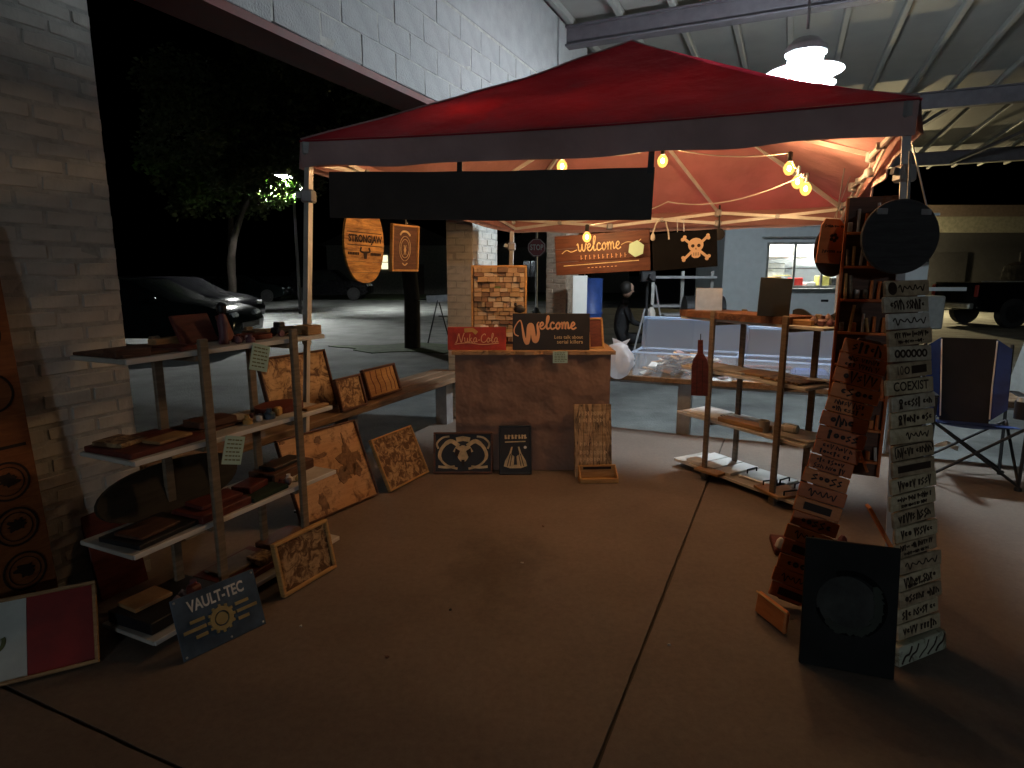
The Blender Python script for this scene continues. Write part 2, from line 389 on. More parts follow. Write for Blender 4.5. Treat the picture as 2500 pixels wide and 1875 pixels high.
SCRIPT = {
 'w': (.74, [(0, .45), (.07, .55), (.12, .15), (.22, 0), (.33, .2), (.38, .52), (.40, .15), (.5, 0), (.6, .18), (.66, .55), (.74, .45)]),
 'e': (.38, [(-.04, .2), (.16, .27), (.26, .42), (.17, .55), (.06, .4), (.06, .12), (.18, 0), (.38, .14)]),
 'l': (.32, [(-.02, .15), (.18, .55), (.26, .95), (.19, 1.05), (.12, .8), (.11, .2), (.18, 0), (.32, .12)]),
 'c': (.38, [(.30, .42), (.19, .55), (.06, .4), (.06, .12), (.18, 0), (.38, .14)]),
 'o': (.40, [(.2, .55), (.04, .3), (.14, 0), (.3, .22), (.2, .55), (.28, .44), (.40, .42)]),
 'm': (.62, [(-.02, .35), (.05, .55), (.06, 0), (.1, .4), (.2, .55), (.26, .35), (.26, 0), (.3, .4), (.4, .55), (.46, .35), (.47, .06), (.62, .14)]),
 'u': (.44, [(0, .45), (.05, .52), (.07, .1), (.17, 0), (.28, .15), (.32, .52), (.33, .08), (.44, .1)]),
 'k': (.42, [(.04, 0), (.12, .98), (.06, .1), (.14, .35), (.28, .52), (.16, .3), (.3, .02), (.42, .1)]),
 'a': (.42, [(.3, .48), (.16, .54), (.04, .25), (.14, 0), (.28, .2), (.31, .52), (.31, .08), (.42, .12)]),
 'N': (.72, [(-.12, 0), (.02, .1), (.2, 1.), (.3, .5), (.44, 0), (.58, .6), (.72, 1.08)]),
 'C': (.58, [(.5, .8), (.4, .98), (.12, .7), (.1, .15), (.34, 0), (.58, .2)]),
 '-': (.28, [(.02, .25), (.26, .28)]), ' ': (.3, None)}
def script(word, x0, z0, size, wid, m, parent, y=-.003, name='lettering', width=None):
    tot = sum(SCRIPT[c][0] for c in word); sx = width/(tot*size) if width else 1; mb = MB(); x = x0
    for c in word:
        adv, p = SCRIPT[c]
        if p: mb.ribbon([(x+a*size*sx, z0+b*size) for a, b in smooth_path(p, 5)], wid, y, y+.002)
        x += adv*size*sx
    return mb.build(name, m, parent)

# ================================================================== THE SETTING
g = MB(); g.add([(-150, -40, -.14), (150, -40, -.14), (150, 220, -.14), (-150, 220, -.14)], [(0, 1, 2, 3)]); struct(g.build('ground', 'asphalt'))
# concrete slab: panes between sawn joints, dropped edge to the car park
slab = struct(MB().flat([tuple(BW(u, v)[:2]) for u, v in ((-3.05, -4), (9, -4), (9, 5.72), (2.4, 5.66), (.4, 5.60), (-1.2, 5.56), (-3.05, 5.66))], -.14, -.012).build('slab', 'joint'))
EDGE = [(-3.05, 5.66), (-1.2, 5.56), (.4, 5.60), (2.4, 5.66), (9, 5.72)]
def edge_v(u):
    for (a, b), (c2, d) in zip(EDGE, EDGE[1:]):
        if a <= u <= c2: return b+(d-b)*(u-a)/(c2-a)
    return 5.6
us = [-3.05, -.42, 2.6, 5.6, 9]; vs_ = [-4, 1.05, None]
for ua, ub in zip(us, us[1:]):
    for k in range(2):
        gp = .0065; va = vs_[k]+gp
        if k == 0: poly = [(ua+gp, va), (ub-gp, va), (ub-gp, 1.05-gp), (ua+gp, 1.05-gp)]
        else:
            mid = [(u, v) for u, v in EDGE if ua+gp < u < ub-gp]
            poly = [(ua+gp, va), (ub-gp, va), (ub-gp, edge_v(ub-gp))]+mid[::-1]+[(ua+gp, edge_v(ua+gp))]
        fine = []
        for (ua_, va_), (ub_, vb_) in zip(poly, poly[1:]+poly[:1]):
            L_ = math.hypot(ub_-ua_, vb_-va_); n_ = max(1, int(L_/.05)); 
            for i_ in range(n_):
                f_ = i_/n_; uu_, vv_ = ua_+(ub_-ua_)*f_, va_+(vb_-va_)*f_; jit = 0 if i_ == 0 else .004*noise.noise(Vector((uu_*9, vv_*9, k)))+.006*max(0, noise.noise(Vector((uu_*3.1, vv_*3.1, 7+k)))-.1)
                nx_, ny_ = -(vb_-va_)/L_, (ub_-ua_)/L_; fine.append((uu_+nx_*jit, vv_+ny_*jit))
        MB().flat([tuple(BW(u, v)[:2]) for u, v in fine], -.1, 0).build('slab_panel', 'slab', slab)
gr = MB(); gr.flat([(-2.1+(1.5+.35*math.sin(3*a)+.2*math.sin(7*a+1))*math.cos(a), 12.9+(.8+.2*math.sin(5*a))*math.sin(a)) for a in (2*math.pi*i/36 for i in range(36))], -.14, -.125); gr.flat([(-30, 40), (6, 33), (10, 46), (-30, 60)], -.14, -.11)
struct(gr.build('grass_verge', 'grass'))

# ---- masonry: each brick and block that can be told apart is a piece of its own
def brick_variants(d, n, seed):
    r = random.Random(seed); out = []
    for i in range(n):
        b = MB(); b.bevbox((0, 0, 0), d, .006)
        b.v = [(x+r.uniform(-.003, .003), y+r.uniform(-.0025, .0025), z+r.uniform(-.003, .003)) for x, y, z in b.v]
        me = bpy.data.meshes.new('brick'); me.from_pydata(b.v, [], b.f); me.update(); out.append(me)
    return out
def with_mat(ms, m):
    for me in ms: me.materials.append(M[m])
    return ms
def pier(name, label, u0, u1, v0, v1, h, m, faces, bl=.205, bh=.068, seed=1):
    root = thing(name, label, 'pier', BW((u0+u1)/2, (v0+v1)/2, 0), -A24); du, dv = (u1-u0)/2, (v1-v0)/2; e = .004
    MB().box((0, 0, h/2-.07), (2*du-2*e, 2*dv-2*e, h+.14)).build('core', 'mortar' if m != 'brick' else 'brick', root)
    r = random.Random(seed); full = with_mat(brick_variants((bl-.012, .03, bh-.011), 6, seed), m)
    rows = int(h/bh)
    for fc in faces:
        L = 2*du if fc in 'fb' else 2*dv
        for k in range(rows):
            z = bh*(k+.5); x = -L/2-(bl/2 if k % 2 else 0)
            while x < L/2-.02:
                a = max(x, -L/2); b2 = min(x+bl, L/2)
                if b2-a > .03:
                    cx = (a+b2)/2; off = r.choice((0, .001, .002, .002, .004))+r.uniform(-.001, .001); sc = ((b2-a)/bl, 1, r.uniform(.97, 1.02))
                    if fc == 'f': p = (cx, -dv+.014+off, z); q = 0
                    else: p = (du-.014-off, cx, z); q = math.pi/2
                    link_mesh('brick', r.choice(full), root, p, (r.uniform(-.006, .006), r.uniform(-.006, .006), q), sc)
                x += bl
    return root
pier('brick_pier', 'wide white painted brick pier at the left edge of the picture', -3.20, -2.77, .55, 1.855, 2.82, 'paint', 'r', seed=3)
pier('brick_pier', 'slim brick pier behind the wood block mosaic, half of it lit white', -3.06, -2.767, 5.30, 5.85, 2.82, 'paint', 'fr', seed=5)
pier('brick_pier', 'far olive brown brick pier behind the hanging welcome plank', -3.06, -2.767, 8.02, 8.55, 2.82, 'brick', 'fr', seed=9)
# block wall over the openings
wall = thing('block_wall', 'white painted concrete block wall above the openings, red steel underside', 'wall', BW(-2.915, 4.0, 2.82), -A24)
v0, v1 = -1.5, 8.75
MB().box((0, (v0+v1)/2-4.0, .83), (.296, v1-v0, 1.62)).build('core', 'mortar', wall)
MB().box((0, (v0+v1)/2-4.0, -.02), (.31, v1-v0, .05)).build('steel_lintel', 'redsteel', wall)
blk = with_mat(brick_variants((.03, .392, .196), 6, 21), 'block')
for k in range(4):
    v = v0-(.2 if k % 2 else 0)
    while v < v1:
        a = max(v, v0); b2 = min(v+.4, v1)
        if b2-a > .06: link_mesh('block', rnd.choice(blk), wall, (.137+rnd.uniform(-.003, .003), (a+b2)/2-4.0, .112+.2*k), (rnd.uniform(-.01, .01), rnd.uniform(-.012, .012), 0), (1, (b2-a)/.4, 1))
        v += .4
MB().bevbox((.137, (v0+v1)/2-4.0, 1.235), (.034, v1-v0, .80), .006).build('plastered_band', 'block', wall)
MB().tube((.168, 7.55-4, .75), (.168, 7.55-4, 1.62), .012).build('conduit', 'greytube', wall)

# ---- steel roof of the pavilion
roof = thing('pavilion_roof', 'white ribbed roof deck on dark steel beams above the tent', 'roof', BW(2.5, 8, 4.25), -A24)
MB().box((1.0, -3.5, .30), (13.4, 36, .03)).build('deck_sheet', 'deck', roof)
u = -5.2
while u < 7.6:
    MB().bevbox((u, -3.5, .245), (.075, 35.9, .09), .012).build('deck_rib', 'deck', roof); u += .62
for v, dep in ((-14.6, .22), (-8.6, .22), (-3.6, .22), (-.1, .22), (5.1, .26), (11.4, .30)):
    b = MB(); b.box((1.0, v, .19-dep/2+.0), (13.2, .05, dep)); b.box((1.0, v, .186), (13.2, .16, .022)); b.box((1.0, v, .19-dep), (13.2, .16, .022)); b.build('beam', 'steel', roof)
for uu in (3.2, 6.2):
    for v, vv in ((5.1, 11.4),):
        MB().bar((uu, v+.1, -.06), (uu, vv, -.06), .06, .08).build('purlin', 'steel', roof)
for x in (-1.2, 1.0, 3.4, 5.6):
    MB().bar((x, 11.3, -.1), (x+1.1, 5.2, .02), .07, .07).build('brace', 'steel', roof)
MB().bar((-2.0, -.5, .14), (1.2, -.75, .14), .035, .035).build('conduit', 'greytube', roof)
MB().bar((3.1, 2.4, .12), (4.6, -.6, .12), .12, .1).build('brace', 'steel', roof)
# far eave posts
for u in (5.9,):
    t = thing('steel_post', 'dark steel post holding up the roof beyond the truck', 'post', BW(u, 13.1, -.14)); MB().box((0, 0, 2.2), (.14, .14, 4.4)).build('shaft', 'steel', t); MB().box((0, 0, .015), (.3, .3, .03)).build('base_plate', 'steel', t)

# ---- benches round the slab
def bench(label, u0, u1, v0, v1, legs, along, foot=0):
    t = thing('bench', label, 'bench', BW((u0+u1)/2, (v0+v1)/2, 0), -A24); du, dv = u1-u0, v1-v0
    n = 3
    for i in range(n):
        if along == 'v': MB().bevbox((-du/2+du*(i+.5)/n, 0, .465), (du/n-.012, dv, .05), .006).build('plank', 'benchwood', t)
        else: MB().bevbox((0, -dv/2+dv*(i+.5)/n, .465), (du, dv/n-.012, .05), .006).build('plank', 'benchwood', t)
    for a, b in legs:
        MB().box((a, b, (.44+foot)/2), (.12, .12, .44-foot)).build('leg', 'greytube', t)
    MB().box((0, 0, .415), (max(.1, du-.1) if along == 'u' else .1, max(.1, dv-.1) if along == 'v' else .1, .05)).build('rail', 'greytube', t)
    return t
bench('long wooden bench on grey posts along the left side under the framed pictures', -3.20, -2.75, 1.95, 5.28, [(0, -1.4), (0, 0), (0, 1.45)], 'v')
bench('wooden bench on grey posts along the back edge, clear totes on it', -2.70, 3.4, 5.66, 6.12, [(-2.7, -.02), (-1.17, -.02), (.55, -.02), (2.3, -.02)], 'u', -.14)

# ================================================================== THE TENT
FLc, FRc = Vector((-1.232, 3.778, 2.05)), Vector((1.791, 2.882, 2.05))
BLc, BRc = Vector((-.016, 6.073, 1.82)), Vector((2.664, 5.033, 1.82))
tent = thing('pop_up_tent', 'red pop up canopy tent with white folding frame over the stall', 'tent', (.8, 4.4, 0))
T0 = Vector((.8, 4.4, 0)); CORN = [FLc, FRc, BRc, BLc]; PEAK = Vector((.80, 4.45, 2.96)); VH = .15
def loc(p): return Vector(p)-T0
def sheet(e0, e1, dz, sag, n=40, m=28):
    vs = []; fs = []
    for j in range(m+1):
        t = j/m
        for i in range(n+1):
            s_ = i/n; e = e0.lerp(e1, s_); p = e.lerp(PEAK, t)
            z = -sag*math.sin(math.pi*t)*(.55+.45*math.sin(math.pi*s_)) - .025*math.sin(math.pi*s_)*(1-t)
            z += .024*noise.noise(Vector((p.x*2.2, p.y*2.2, 3)))*math.sin(math.pi*t)*1.2 + min(1, t*5)*.007*noise.noise(Vector((s_*9*(1-t), t*2.5, 5+e0.x)))
            vs.append(loc(p)+Vector((0, 0, z+dz)))
    for j in range(m):
        for i in range(n):
            a = j*(n+1)+i; fs.append((a, a+1, a+n+2, a+n+1))
    return vs, fs
for i in range(4):
    e0 = CORN[i]+Vector((0, 0, VH)); e1 = CORN[(i+1) % 4]+Vector((0, 0, VH))
    sg = (.05, .10, .05, .05)[i]
    b = MB(); b.add(*sheet(e0, e1, .006, sg)); o = b.build('roof_panel', 'roof', tent, True)
    b = MB(); b.add(*sheet(e0, e1, -.012, sg)); l = b.build('lining', 'lining', o, True)
    # valance: a slightly wavy hanging strip
    a0, a1 = CORN[i], CORN[(i+1) % 4]; d = (a1-a0); nrm = Vector((d.y, -d.x, 0)).normalized(); vs = []; fs = []; n = 60
    for k in range(n+1):
        t = k/n; p = a0.lerp(a1, t); wv = .016*math.sin(t*23+i)+.014*math.sin(t*9+2*i)+.012*noise.noise(Vector((t*14, i, 2))); sag = .035*math.sin(math.pi*t)+.016*noise.noise(Vector((t*7, i, 9)))
        for off in (.004, -.004):
            vs.append(loc(p)+nrm*(wv+off)+Vector((0, 0, .004*math.sin(t*31)-sag*.6))); vs.append(loc(p)+nrm*off+Vector((0, 0, VH+.004-.024*math.sin(math.pi*t))))
    for k in range(n):
        A = 4*k; B = A+4
        fs += [(A, B, B+1, A+1), (A+2, A+3, B+3, B+2), (A, A+2, B+2, B)]
    b = MB(); b.add(vs, fs); b.build('valance', 'valance' , tent, True)
    b = MB(); b.add([loc(a0.lerp(a1, q))-nrm*.047+Vector((0, 0, zz)) for q in (.004, .996) for zz in (.006, VH-.02)], [(0, 2, 3, 1)]); b.build('valance_lining', 'lining', tent)
for i in range(4):
    e0 = CORN[i]+Vector((0, 0, VH)); e1 = CORN[(i+1) % 4]+Vector((0, 0, VH)); sg = (.05, .10, .05, .05)[i]; sv, _ = sheet(e0, e1, .010, sg)
    b = MB(); b.path([sv[j*41] for j in range(0, 29, 2)], .006, 5); b.build('seam', 'valance', tent)
    a0, a1 = CORN[i], CORN[(i+1) % 4]; d = (a1-a0); nrm = Vector((d.y, -d.x, 0)).normalized(); b = MB()
    b.path([loc(a0.lerp(a1, k/40))+nrm*.008+Vector((0, 0, VH-.002-.024*math.sin(math.pi*k/40))) for k in range(41)], .005, 5); b.build('piping', 'roof', tent)
cen = (FLc+FRc+BLc+BRc)/4
FEET = [Vector((-1.28, 3.60, 0)), Vector((1.88, 2.86, 0)), BW(.40, 5.53), BW(-2.50, 5.50)]
for i in range(4):
    c0 = CORN[i]; inn = (Vector((cen.x, cen.y, 0))-Vector((c0.x, c0.y, 0))).normalized(); tp = c0+inn*.045+Vector((0, 0, VH-.03)); ft = FEET[i]
    m = 'galv' if i in (0, 3, 2) else 'greytube'
    b = MB(); mid = ft.lerp(tp, .47); b.bar(loc(mid), loc(tp), .036, .036); leg = b.build('leg', m, tent)
    b = MB(); b.bar(loc(ft), loc(ft.lerp(tp, .52)), .028, .028); b.build('inner_tube', 'galv', leg)
    b = MB(); b.box(loc(ft)+Vector((0, 0, .006)), (.10, .10, .012)); b.build('foot', 'blackmetal', leg)
    b = MB(); b.bevbox(loc(ft.lerp(tp, .87)), (.075, .075, .075), .01); b.bar(loc(ft.lerp(tp, .87))-Vector((.07, .02, -.01)), loc(ft.lerp(tp, .87)), .02, .03); b.build('bracket', 'greytube', leg)
    b = MB(); b.bevbox(loc(tp)+Vector((0, 0, -.01)), (.07, .07, .08), .01); b.build('bracket', 'greytube', leg)
    b = MB(); b.bar(loc(tp)+Vector((0, 0, -.01)), loc(PEAK)-Vector((0, 0, .07)), .02, .028); b.build('rafter', 'galv', tent)
    # scissor truss along each side, three crossings
    c1 = CORN[(i+1) % 4]; d = (c1-c0); inn2 = Vector((-d.y, d.x, 0)).normalized()*.05
    if inn2.dot(cen-c0) < 0: inn2 = -inn2
    for k in range(3):
        pa, pb = c0.lerp(c1, .02+.32*k), c0.lerp(c1, .02+.32*(k+1)); up = Vector((0, 0, VH-.035)); dn = Vector((0, 0, .03))
        b = MB(); b.bar(loc(pa+inn2+up), loc(pb+inn2+dn), .012, .024); b.build('truss_bar', 'galv', tent)
        b = MB(); b.bar(loc(pa+inn2*1.5+dn), loc(pb+inn2*1.5+up), .012, .024); b.build('truss_bar', 'galv', tent)
        b = MB(); b.tube(loc(pa.lerp(pb, .5)+inn2*.6+(up+dn)/2), loc(pa.lerp(pb, .5)+inn2*1.9+(up+dn)/2), .018, 10); b.build('pivot', 'greytube', tent)
        if k: b = MB(); b.bevbox(loc(pa+inn2*1.3+up), (.05, .05, .06), .008); b.build('joint', 'greytube', tent); b = MB(); b.bevbox(loc(pa+inn2*1.3+dn), (.05, .05, .05), .008); b.build('joint', 'greytube', tent)
    # mid-side strut to the peak hub
    pm = c0.lerp(c1, .34)+inn2+Vector((0, 0, VH-.03)); pk = PEAK-Vector((0, 0, .35))
    b = MB(); b.bar(loc(pm), loc(pk), .012, .024); b.build('truss_bar', 'galv', tent)
b = MB(); b.tube(loc(PEAK)-Vector((0, 0, .42)), loc(PEAK)-Vector((0, 0, .03)), .02); b.bevbox(loc(PEAK)-Vector((0, 0, .36)), (.1, .1, .06), .01); b.build('peak_hub', 'greytube', tent)

# string lights: cord thing with sockets, each bulb its own thing
BULBS = [((.311, 4.0, 2.097), 'lit bulb of the string light over the dark banner'), ((.935, 4.0, 2.129), 'lit bulb hanging highest, right of the dark banner'),
         ((1.595, 3.7, 2.038), 'upper lit bulb of the three close together at the right'), ((1.671, 3.75, 1.97), 'middle lit bulb of the three close together at the right'),
         ((1.745, 3.8, 1.937), 'lowest lit bulb of the three close together at the right'), ((.558, 4.7, 1.707), 'lit bulb in front of the brown welcome plank'),
         ((-.275, 4.02, 2.27), 'lit bulb tucked under the red roof near the front left')]  # last bulb is assumed, unseen, added for the red glow through the roof
def catenary(a, b, sag, n=10):
    a, b = Vector(a), Vector(b); return [a.lerp(b, i/n)-Vector((0, 0, sag*4*(i/n)*(1-i/n))) for i in range(n+1)]
cord = MB(); hang = [FLc+Vector((.15, .1, .12))]+[Vector(BULBS[i][0])+Vector((0, 0, .085)) for i in (6, 0, 1, 2, 3, 4)]
for a, b in zip(hang, hang[1:]): cord.path(catenary(a, b, .04), .004, 5)
cord.path(catenary(Vector(BULBS[4][0])+Vector((0, 0, .085)), (1.2, 4.9, 1.98), .08), .004, 5)
cord.path(catenary((1.2, 4.9, 1.98), Vector(BULBS[5][0])+Vector((0, 0, .085)), .03), .004, 5)
cord.path([(1.16, 4.95, 1.86), (1.20, 4.95, 1.84), (1.225, 4.95, 1.76), (1.232, 4.95, 1.70)], .006, 6)
cord.path([(1.16, 4.95, 1.86), (1.125, 4.95, 1.82), (1.105, 4.95, 1.75)], .006, 6)
cord.lathe([(.006, 0), (.016, -.02), (.018, -.05), (.008, -.06)], 10, Matrix.Translation((1.105, 4.95, 1.75)))
tag(cord.build('string_light_cord', 'offwhite'), 'thin cord of the string lights looped under the canopy', 'cord')
for p, lab in BULBS:
    t = thing('light_bulb', lab, 'light bulb', p, group='warm string light bulbs')
    MB().lathe([(.012, .035), (.014, .04), (.014, .085), (.006, .09)], 10).build('socket', 'black', t)
    gl = MB().lathe([(.003, -.042), (.018, -.036), (.030, -.018), (.033, .0), (.027, .018), (.012, .036)], 14).build('globe', 'amberglass', t, True)
    MB().lathe([(.002, -.016), (.008, -.011), (.009, .004), (.003, .012)], 6).build('filament', 'warm', gl)

# pendant lamp of the pavilion
def disc_ring(b, r0, r1, z0, z1, n=32):
    vs = []
    for i in range(n):
        a = 2*math.pi*i/n
        for r, z in ((r0, z0), (r1, z1)):
            for dz in (0, .008): vs.append((r*math.cos(a), r*math.sin(a), z+dz))
    fs = []
    for i in range(n):
        A = 4*i; B = 4*((i+1) % n); fs += [(A, A+2, B+2, B), (A+1, B+1, B+3, A+3), (A+2, A+3, B+3, B+2), (A, B, B+1, A+1)]
    b.add(vs, fs)
PEND = [((2.655, 6.0, 2.97), 'bright white industrial pendant lamp with round reflectors above the tent'), (tuple(BW(4.6, -12.6, 3.0)), 'second pendant lamp of the same kind, over the open slab behind')]  # second lamp is assumed, out of view, added for cool light on sign fronts
for pp, lab in PEND:
  t = thing('pendant_lamp', lab, 'lamp', pp, group='pendant lamps of the pavilion')
  MB().tube((0, 0, .62), (0, 0, 1.45), .014).build('stem', 'greytube', t)
  MB().lathe([(.03, .56), (.10, .54), (.175, .47), (.18, .42), (.17, .41), (.02, .42)], 24).build('cap', 'greytube', t, True)
  MB().lathe([(.05, .02), (.11, .03), (.13, .08), (.132, .33), (.12, .38), (.04, .40)], 16).build('glass_tube', 'lampglow', t, True)
  b = MB()
  for a in range(6):
    q = a*math.pi/3; b.tube((.165*math.cos(q), .165*math.sin(q), .42), (.145*math.cos(q), .145*math.sin(q), .05), .005, 6)
  b.build('guard', 'greytube', t)
  b = MB(); disc_ring(b, .15, .33, .30, .26); b.build('upper_reflector', 'lampwhite', t, True)
  b = MB(); disc_ring(b, .15, .27, .19, .15); b.build('lower_reflector', 'lampwhite', t, True)

# ================================================================== PICTURES AND SIGNS
def stand(name, label, cat, c, yaw, lean, group=None, th=.02):
    return thing(name, label, cat, (c[0], c[1], c[2]+th*math.sin(R(abs(lean)))), (-R(lean), 0, R(yaw)), group)
def framed(t, w, h, face, frame, fw=.02, fd=.03, th=.012, hang=False):
    MB().bevbox((0, fd-th/2-.004, h/2), (w-fw, th, h-fw), .002).build('panel', face, t)
    b = MB()
    for x0, z0, dx, dz in ((0, fw/2, w, fw), (0, h-fw/2, w, fw)): b.bevbox((x0, fd/2, z0), (dx, fd, dz), .003)
    for sx in (-1, 1): b.bevbox((sx*(w/2-fw/2), fd/2, h/2), (fw, fd, h-2*fw-.001), .003)
    b.build('frame', frame, t)
def plain(t, w, h, m, th=.016, bev=.002): return MB().bevbox((0, th/2, h/2), (w, th, h), bev).build('board', m, t)

# steel wall sign, lower left
t = stand('metal_sign', 'blue grey steel sign with raised letters and a gear emblem, propped on the floor', 'sign', (-1.131, 2.219, 0), 52.1, 19, th=.006)
plain(t, .335, .235, 'bluesteel', .005)
letters('VAULT-TEC', .05, 'brightsteel', t, 0, .185, bold=.03, fitw=.225, fith=.046)
b = MB(); b.ring(0, .098, .030, .046, -.008, .002); b.ring(0, .098, .0, .024, -.006, .002)
for i in range(12):
    a = i*math.pi/6; b.box((.05*math.cos(a), -.003, .098+.05*math.sin(a)), (.010, .008, .010))
b.build('gear_emblem', 'gold', t)
for s_ in (-1, 1):
    for k, (L, dz) in enumerate(((.055, .03), (.085, 0), (.045, -.03))): MB().box((s_*(.062+L/2), -.003, .098+dz), (L, .006, .012)).build('emblem_bar', 'gold', t)
b = MB()
for x, z in ((-.155, .012), (.155, .012), (.155, .222), (-.155, .222), (.02, .012)): b.lathe([(.001, .004), (.004, .002), (.005, 0)], 8, Matrix.Translation((x, -.001, z)) @ Matrix.Rotation(R(90), 4, 'X'))
b.build('rivet', 'silver', t)
# framed flag panel
t = stand('framed_flag_panel', 'framed striped flag panel, white with a round emblem and red, at the lower left corner', 'picture', (-1.83, 1.928, 0), 28.5, 31, th=.02)
W = .64; MB().bevbox((0, .018, .15), (W, .012, .30), .002).build('panel', 'darkboard', t)
for k, (m, nm) in enumerate((('flaggreen', 'green_stripe'), ('flagwhite', 'white_stripe'), ('flagred', 'red_stripe'))):
    MB().box((-W/2+.012+(W-.024)*(k+.5)/3, .010, .15), ((W-.024)/3-.001, .006, .276)).build(nm, m, t)
b = MB()
for z in (.006, .294): b.bevbox((0, .008, z), (W, .03, .013), .002)
for x in (-W/2+.006, W/2-.006): b.bevbox((x, .008, .15), (.013, .03, .274), .002)
b.build('frame', 'wood', t)
b = MB(); b.ring(0, .15, .030, .042, .003, .008, 20, R(-200), R(20)); b.ring(0, .155, 0, .026, .004, .008, 14); b.build('emblem', 'flaggreen', t)
def blotch(b, cx, cz, r, seed, y=-.001, k=18, sx=1., sz=1.):
    q = random.Random(seed); pts = []
    for i in range(k):
        a = 2*math.pi*i/k; e = r*(.55+.6*q.random()); pts.append((cx+e*sx*math.cos(a), cz+e*sz*math.sin(a)))
    b.prism(pts, y, y+.003)
# tall leaning plank with ring marks
t = thing('carved_plank', 'tall orange brown plank with dark ring emblems leaning on the white pier', 'sign', (0, 0, 0))
bl, br = BW(-2.62, 1.16), BW(-2.62, 1.365); tl = BW(-2.735, 1.03, 1.62)
Wp, Hp = axes(t, (bl.x, bl.y, .004), (br.x, br.y, .004), tl)
MB().bevbox((0, .012, Hp/2), (Wp, .024, Hp), .003).build('board', wood('orange_plank', (.20, .06, .018), (.32, .11, .036), stretch=(2, 1, 10)), t)
rr = Wp*.37
for z in (.30, .48, .66):
    e_ = MB().ring(0, z, rr*.90, rr, -.003, .001, 30).build('ring_emblem', 'ink', t); bb_ = MB(); blotch(bb_, .003, z+.004, rr*.46, int(z*100), -.003, 22, 1.1, .8); bb_.build('emblem_centre', 'ink', e_); MB().ring(0, z, rr*.70, rr*.74, -.003, .001, 24).build('inner_ring', 'ink', e_)
for z in (.10, .15, .20): MB().ring(.01, z, 0, .012, -.003, .001, 8).build('burnt_dot', 'ink', t)
MB().box((0, -.001, .79), (Wp*.8, .004, .012)).build('burnt_line', 'ink', t); MB().ring(0, 1.0, rr*.9, rr, -.003, .001, 26).build('ring_emblem', 'ink', t); MB().ring(0, 1.22, rr*.75, rr*.9, -.003, .001, 26).build('ring_emblem', 'ink', t)
# red brown board behind it
t = stand('wood_board', 'dark red brown board leaning behind the orange plank against the pier', 'board', (-1.78, 2.62, 0), 66, 12); plain(t, .22, .55, 'darkred')
# pictures on the left
t = stand('burnt_wood_picture', 'small framed burnt wood picture propped on the floor against the left shelf', 'picture', (-.944, 2.694, 0), 62.8, 11, th=.03); framed(t, .333, .25, 'burnfine', 'honey', .016, .03)
t = stand('engraved_map', 'large orange engraved wood map leaning on the bench', 'picture', (-1.033, 3.585, 0), 58.3, 22, th=.03); framed(t, .617, .52, 'map', 'walnut', .010, .03)
bmat = wood('burn_brown', (.09, .042, .02), (.30, .16, .08), scale=34, stretch=(1, 1, 1))
for i, (x, z, r, sx, sz) in enumerate(((.16, .28, .085, 1.1, 1.2), (.10, .20, .06, 1, 1), (.20, .20, .05, 1, 1), (.17, .40, .025, .5, 2.4), (-.02, .46, .03, 1, 1), (-.12, .09, .06, .6, 1.4), (-.27, .50, .02, 1, .6), (.02, .24, .03, 1.5, .6), (.25, .28, .025, 1, 1.6), (-.02, .36, .035, 1.6, .5))): b = MB(); blotch(b, x, z, r, 40+i, .0105, 18, sx, sz); b.build('burnt_land', bmat, t)
t = stand('burnt_wood_picture', 'large burnt wood picture in a dark frame standing on the left bench', 'picture', (-1.387, 4.086, .492), 62.1, 15, th=.03); framed(t, .59, .42, 'burn', 'walnut', .012, .035)
t = stand('framed_picture', 'small dull brown picture on the bench beside the bright orange one', 'picture', (-1.103, 4.250, .492), 66.6, 14, th=.03); framed(t, .28, .235, 'burnfine', 'walnut', .016, .03)
t = stand('framed_picture', 'small bright orange wood picture in a dark frame at the right of the bench', 'picture', (-.976, 4.728, .492), 66.3, 17, th=.03); framed(t, .42, .235, 'honey', 'walnut', .018, .035)
b = MB()
for x in (-.11, -.04, .03, .10, .15): b.ribbon([(x, .03), (x+.01, .09), (x-.008, .15), (x, .21)], .008, .018, .021)
b.build('burnt_lines', 'darkred', t)
t = stand('burnt_wood_picture', 'square burnt wood picture propped on the floor left of the counter', 'picture', (-.702, 4.097, 0), 64.3, 24, th=.03); framed(t, .46, .37, 'burnfine', 'honey', .012, .03)

# horned skull picture
t = stand('skull_picture', 'cream and black picture of a horned skull on the floor against the counter', 'picture', (-.357, 4.275, 0), 0, 12, th=.03); framed(t, .43, .30, 'darkboard', 'walnut', .014, .03)
b = MB()
for s_ in (-1, 1):
    b.ribbon([(s_*x, z) for x, z in smooth_path([(.03, .20), (.09, .235), (.15, .19), (.17, .12), (.12, .06), (.04, .035)])], [.03]*10+[.024]*10+[.016]*6, .012, .016)
    b.ribbon([(s_*x, z) for x, z in smooth_path([(.10, .27), (.15, .26), (.19, .22), (.18, .18)])], .014, .012, .016)
    b.ribbon([(s_*x, z) for x, z in smooth_path([(.06, .05), (.12, .045), (.18, .05)])], .018, .012, .016)
    b.prism([(s_*.01, .20), (s_*.05, .20), (s_*.075, .16), (s_*.05, .15), (s_*.035, .11), (s_*.02, .09), (s_*.005, .085)], .011, .015)
b.ribbon([(-.05, .245), (0, .255), (.05, .245)], .035, .012, .016); b.prism([(-.012, .205), (.012, .205), (.012, .09), (0, .075), (-.012, .09)], .011, .015)
b.build('skull_print', 'cream', t)
b = MB()
for s_ in (-1, 1): b.prism([(s_*.022, .165), (s_*.055, .185), (s_*.062, .14), (s_*.04, .12)], .008, .011)
b.prism([(-.012, .10), (.012, .10), (.006, .06), (0, .045), (-.006, .06)], .008, .011); b.build('eye_socket', 'ink', t)
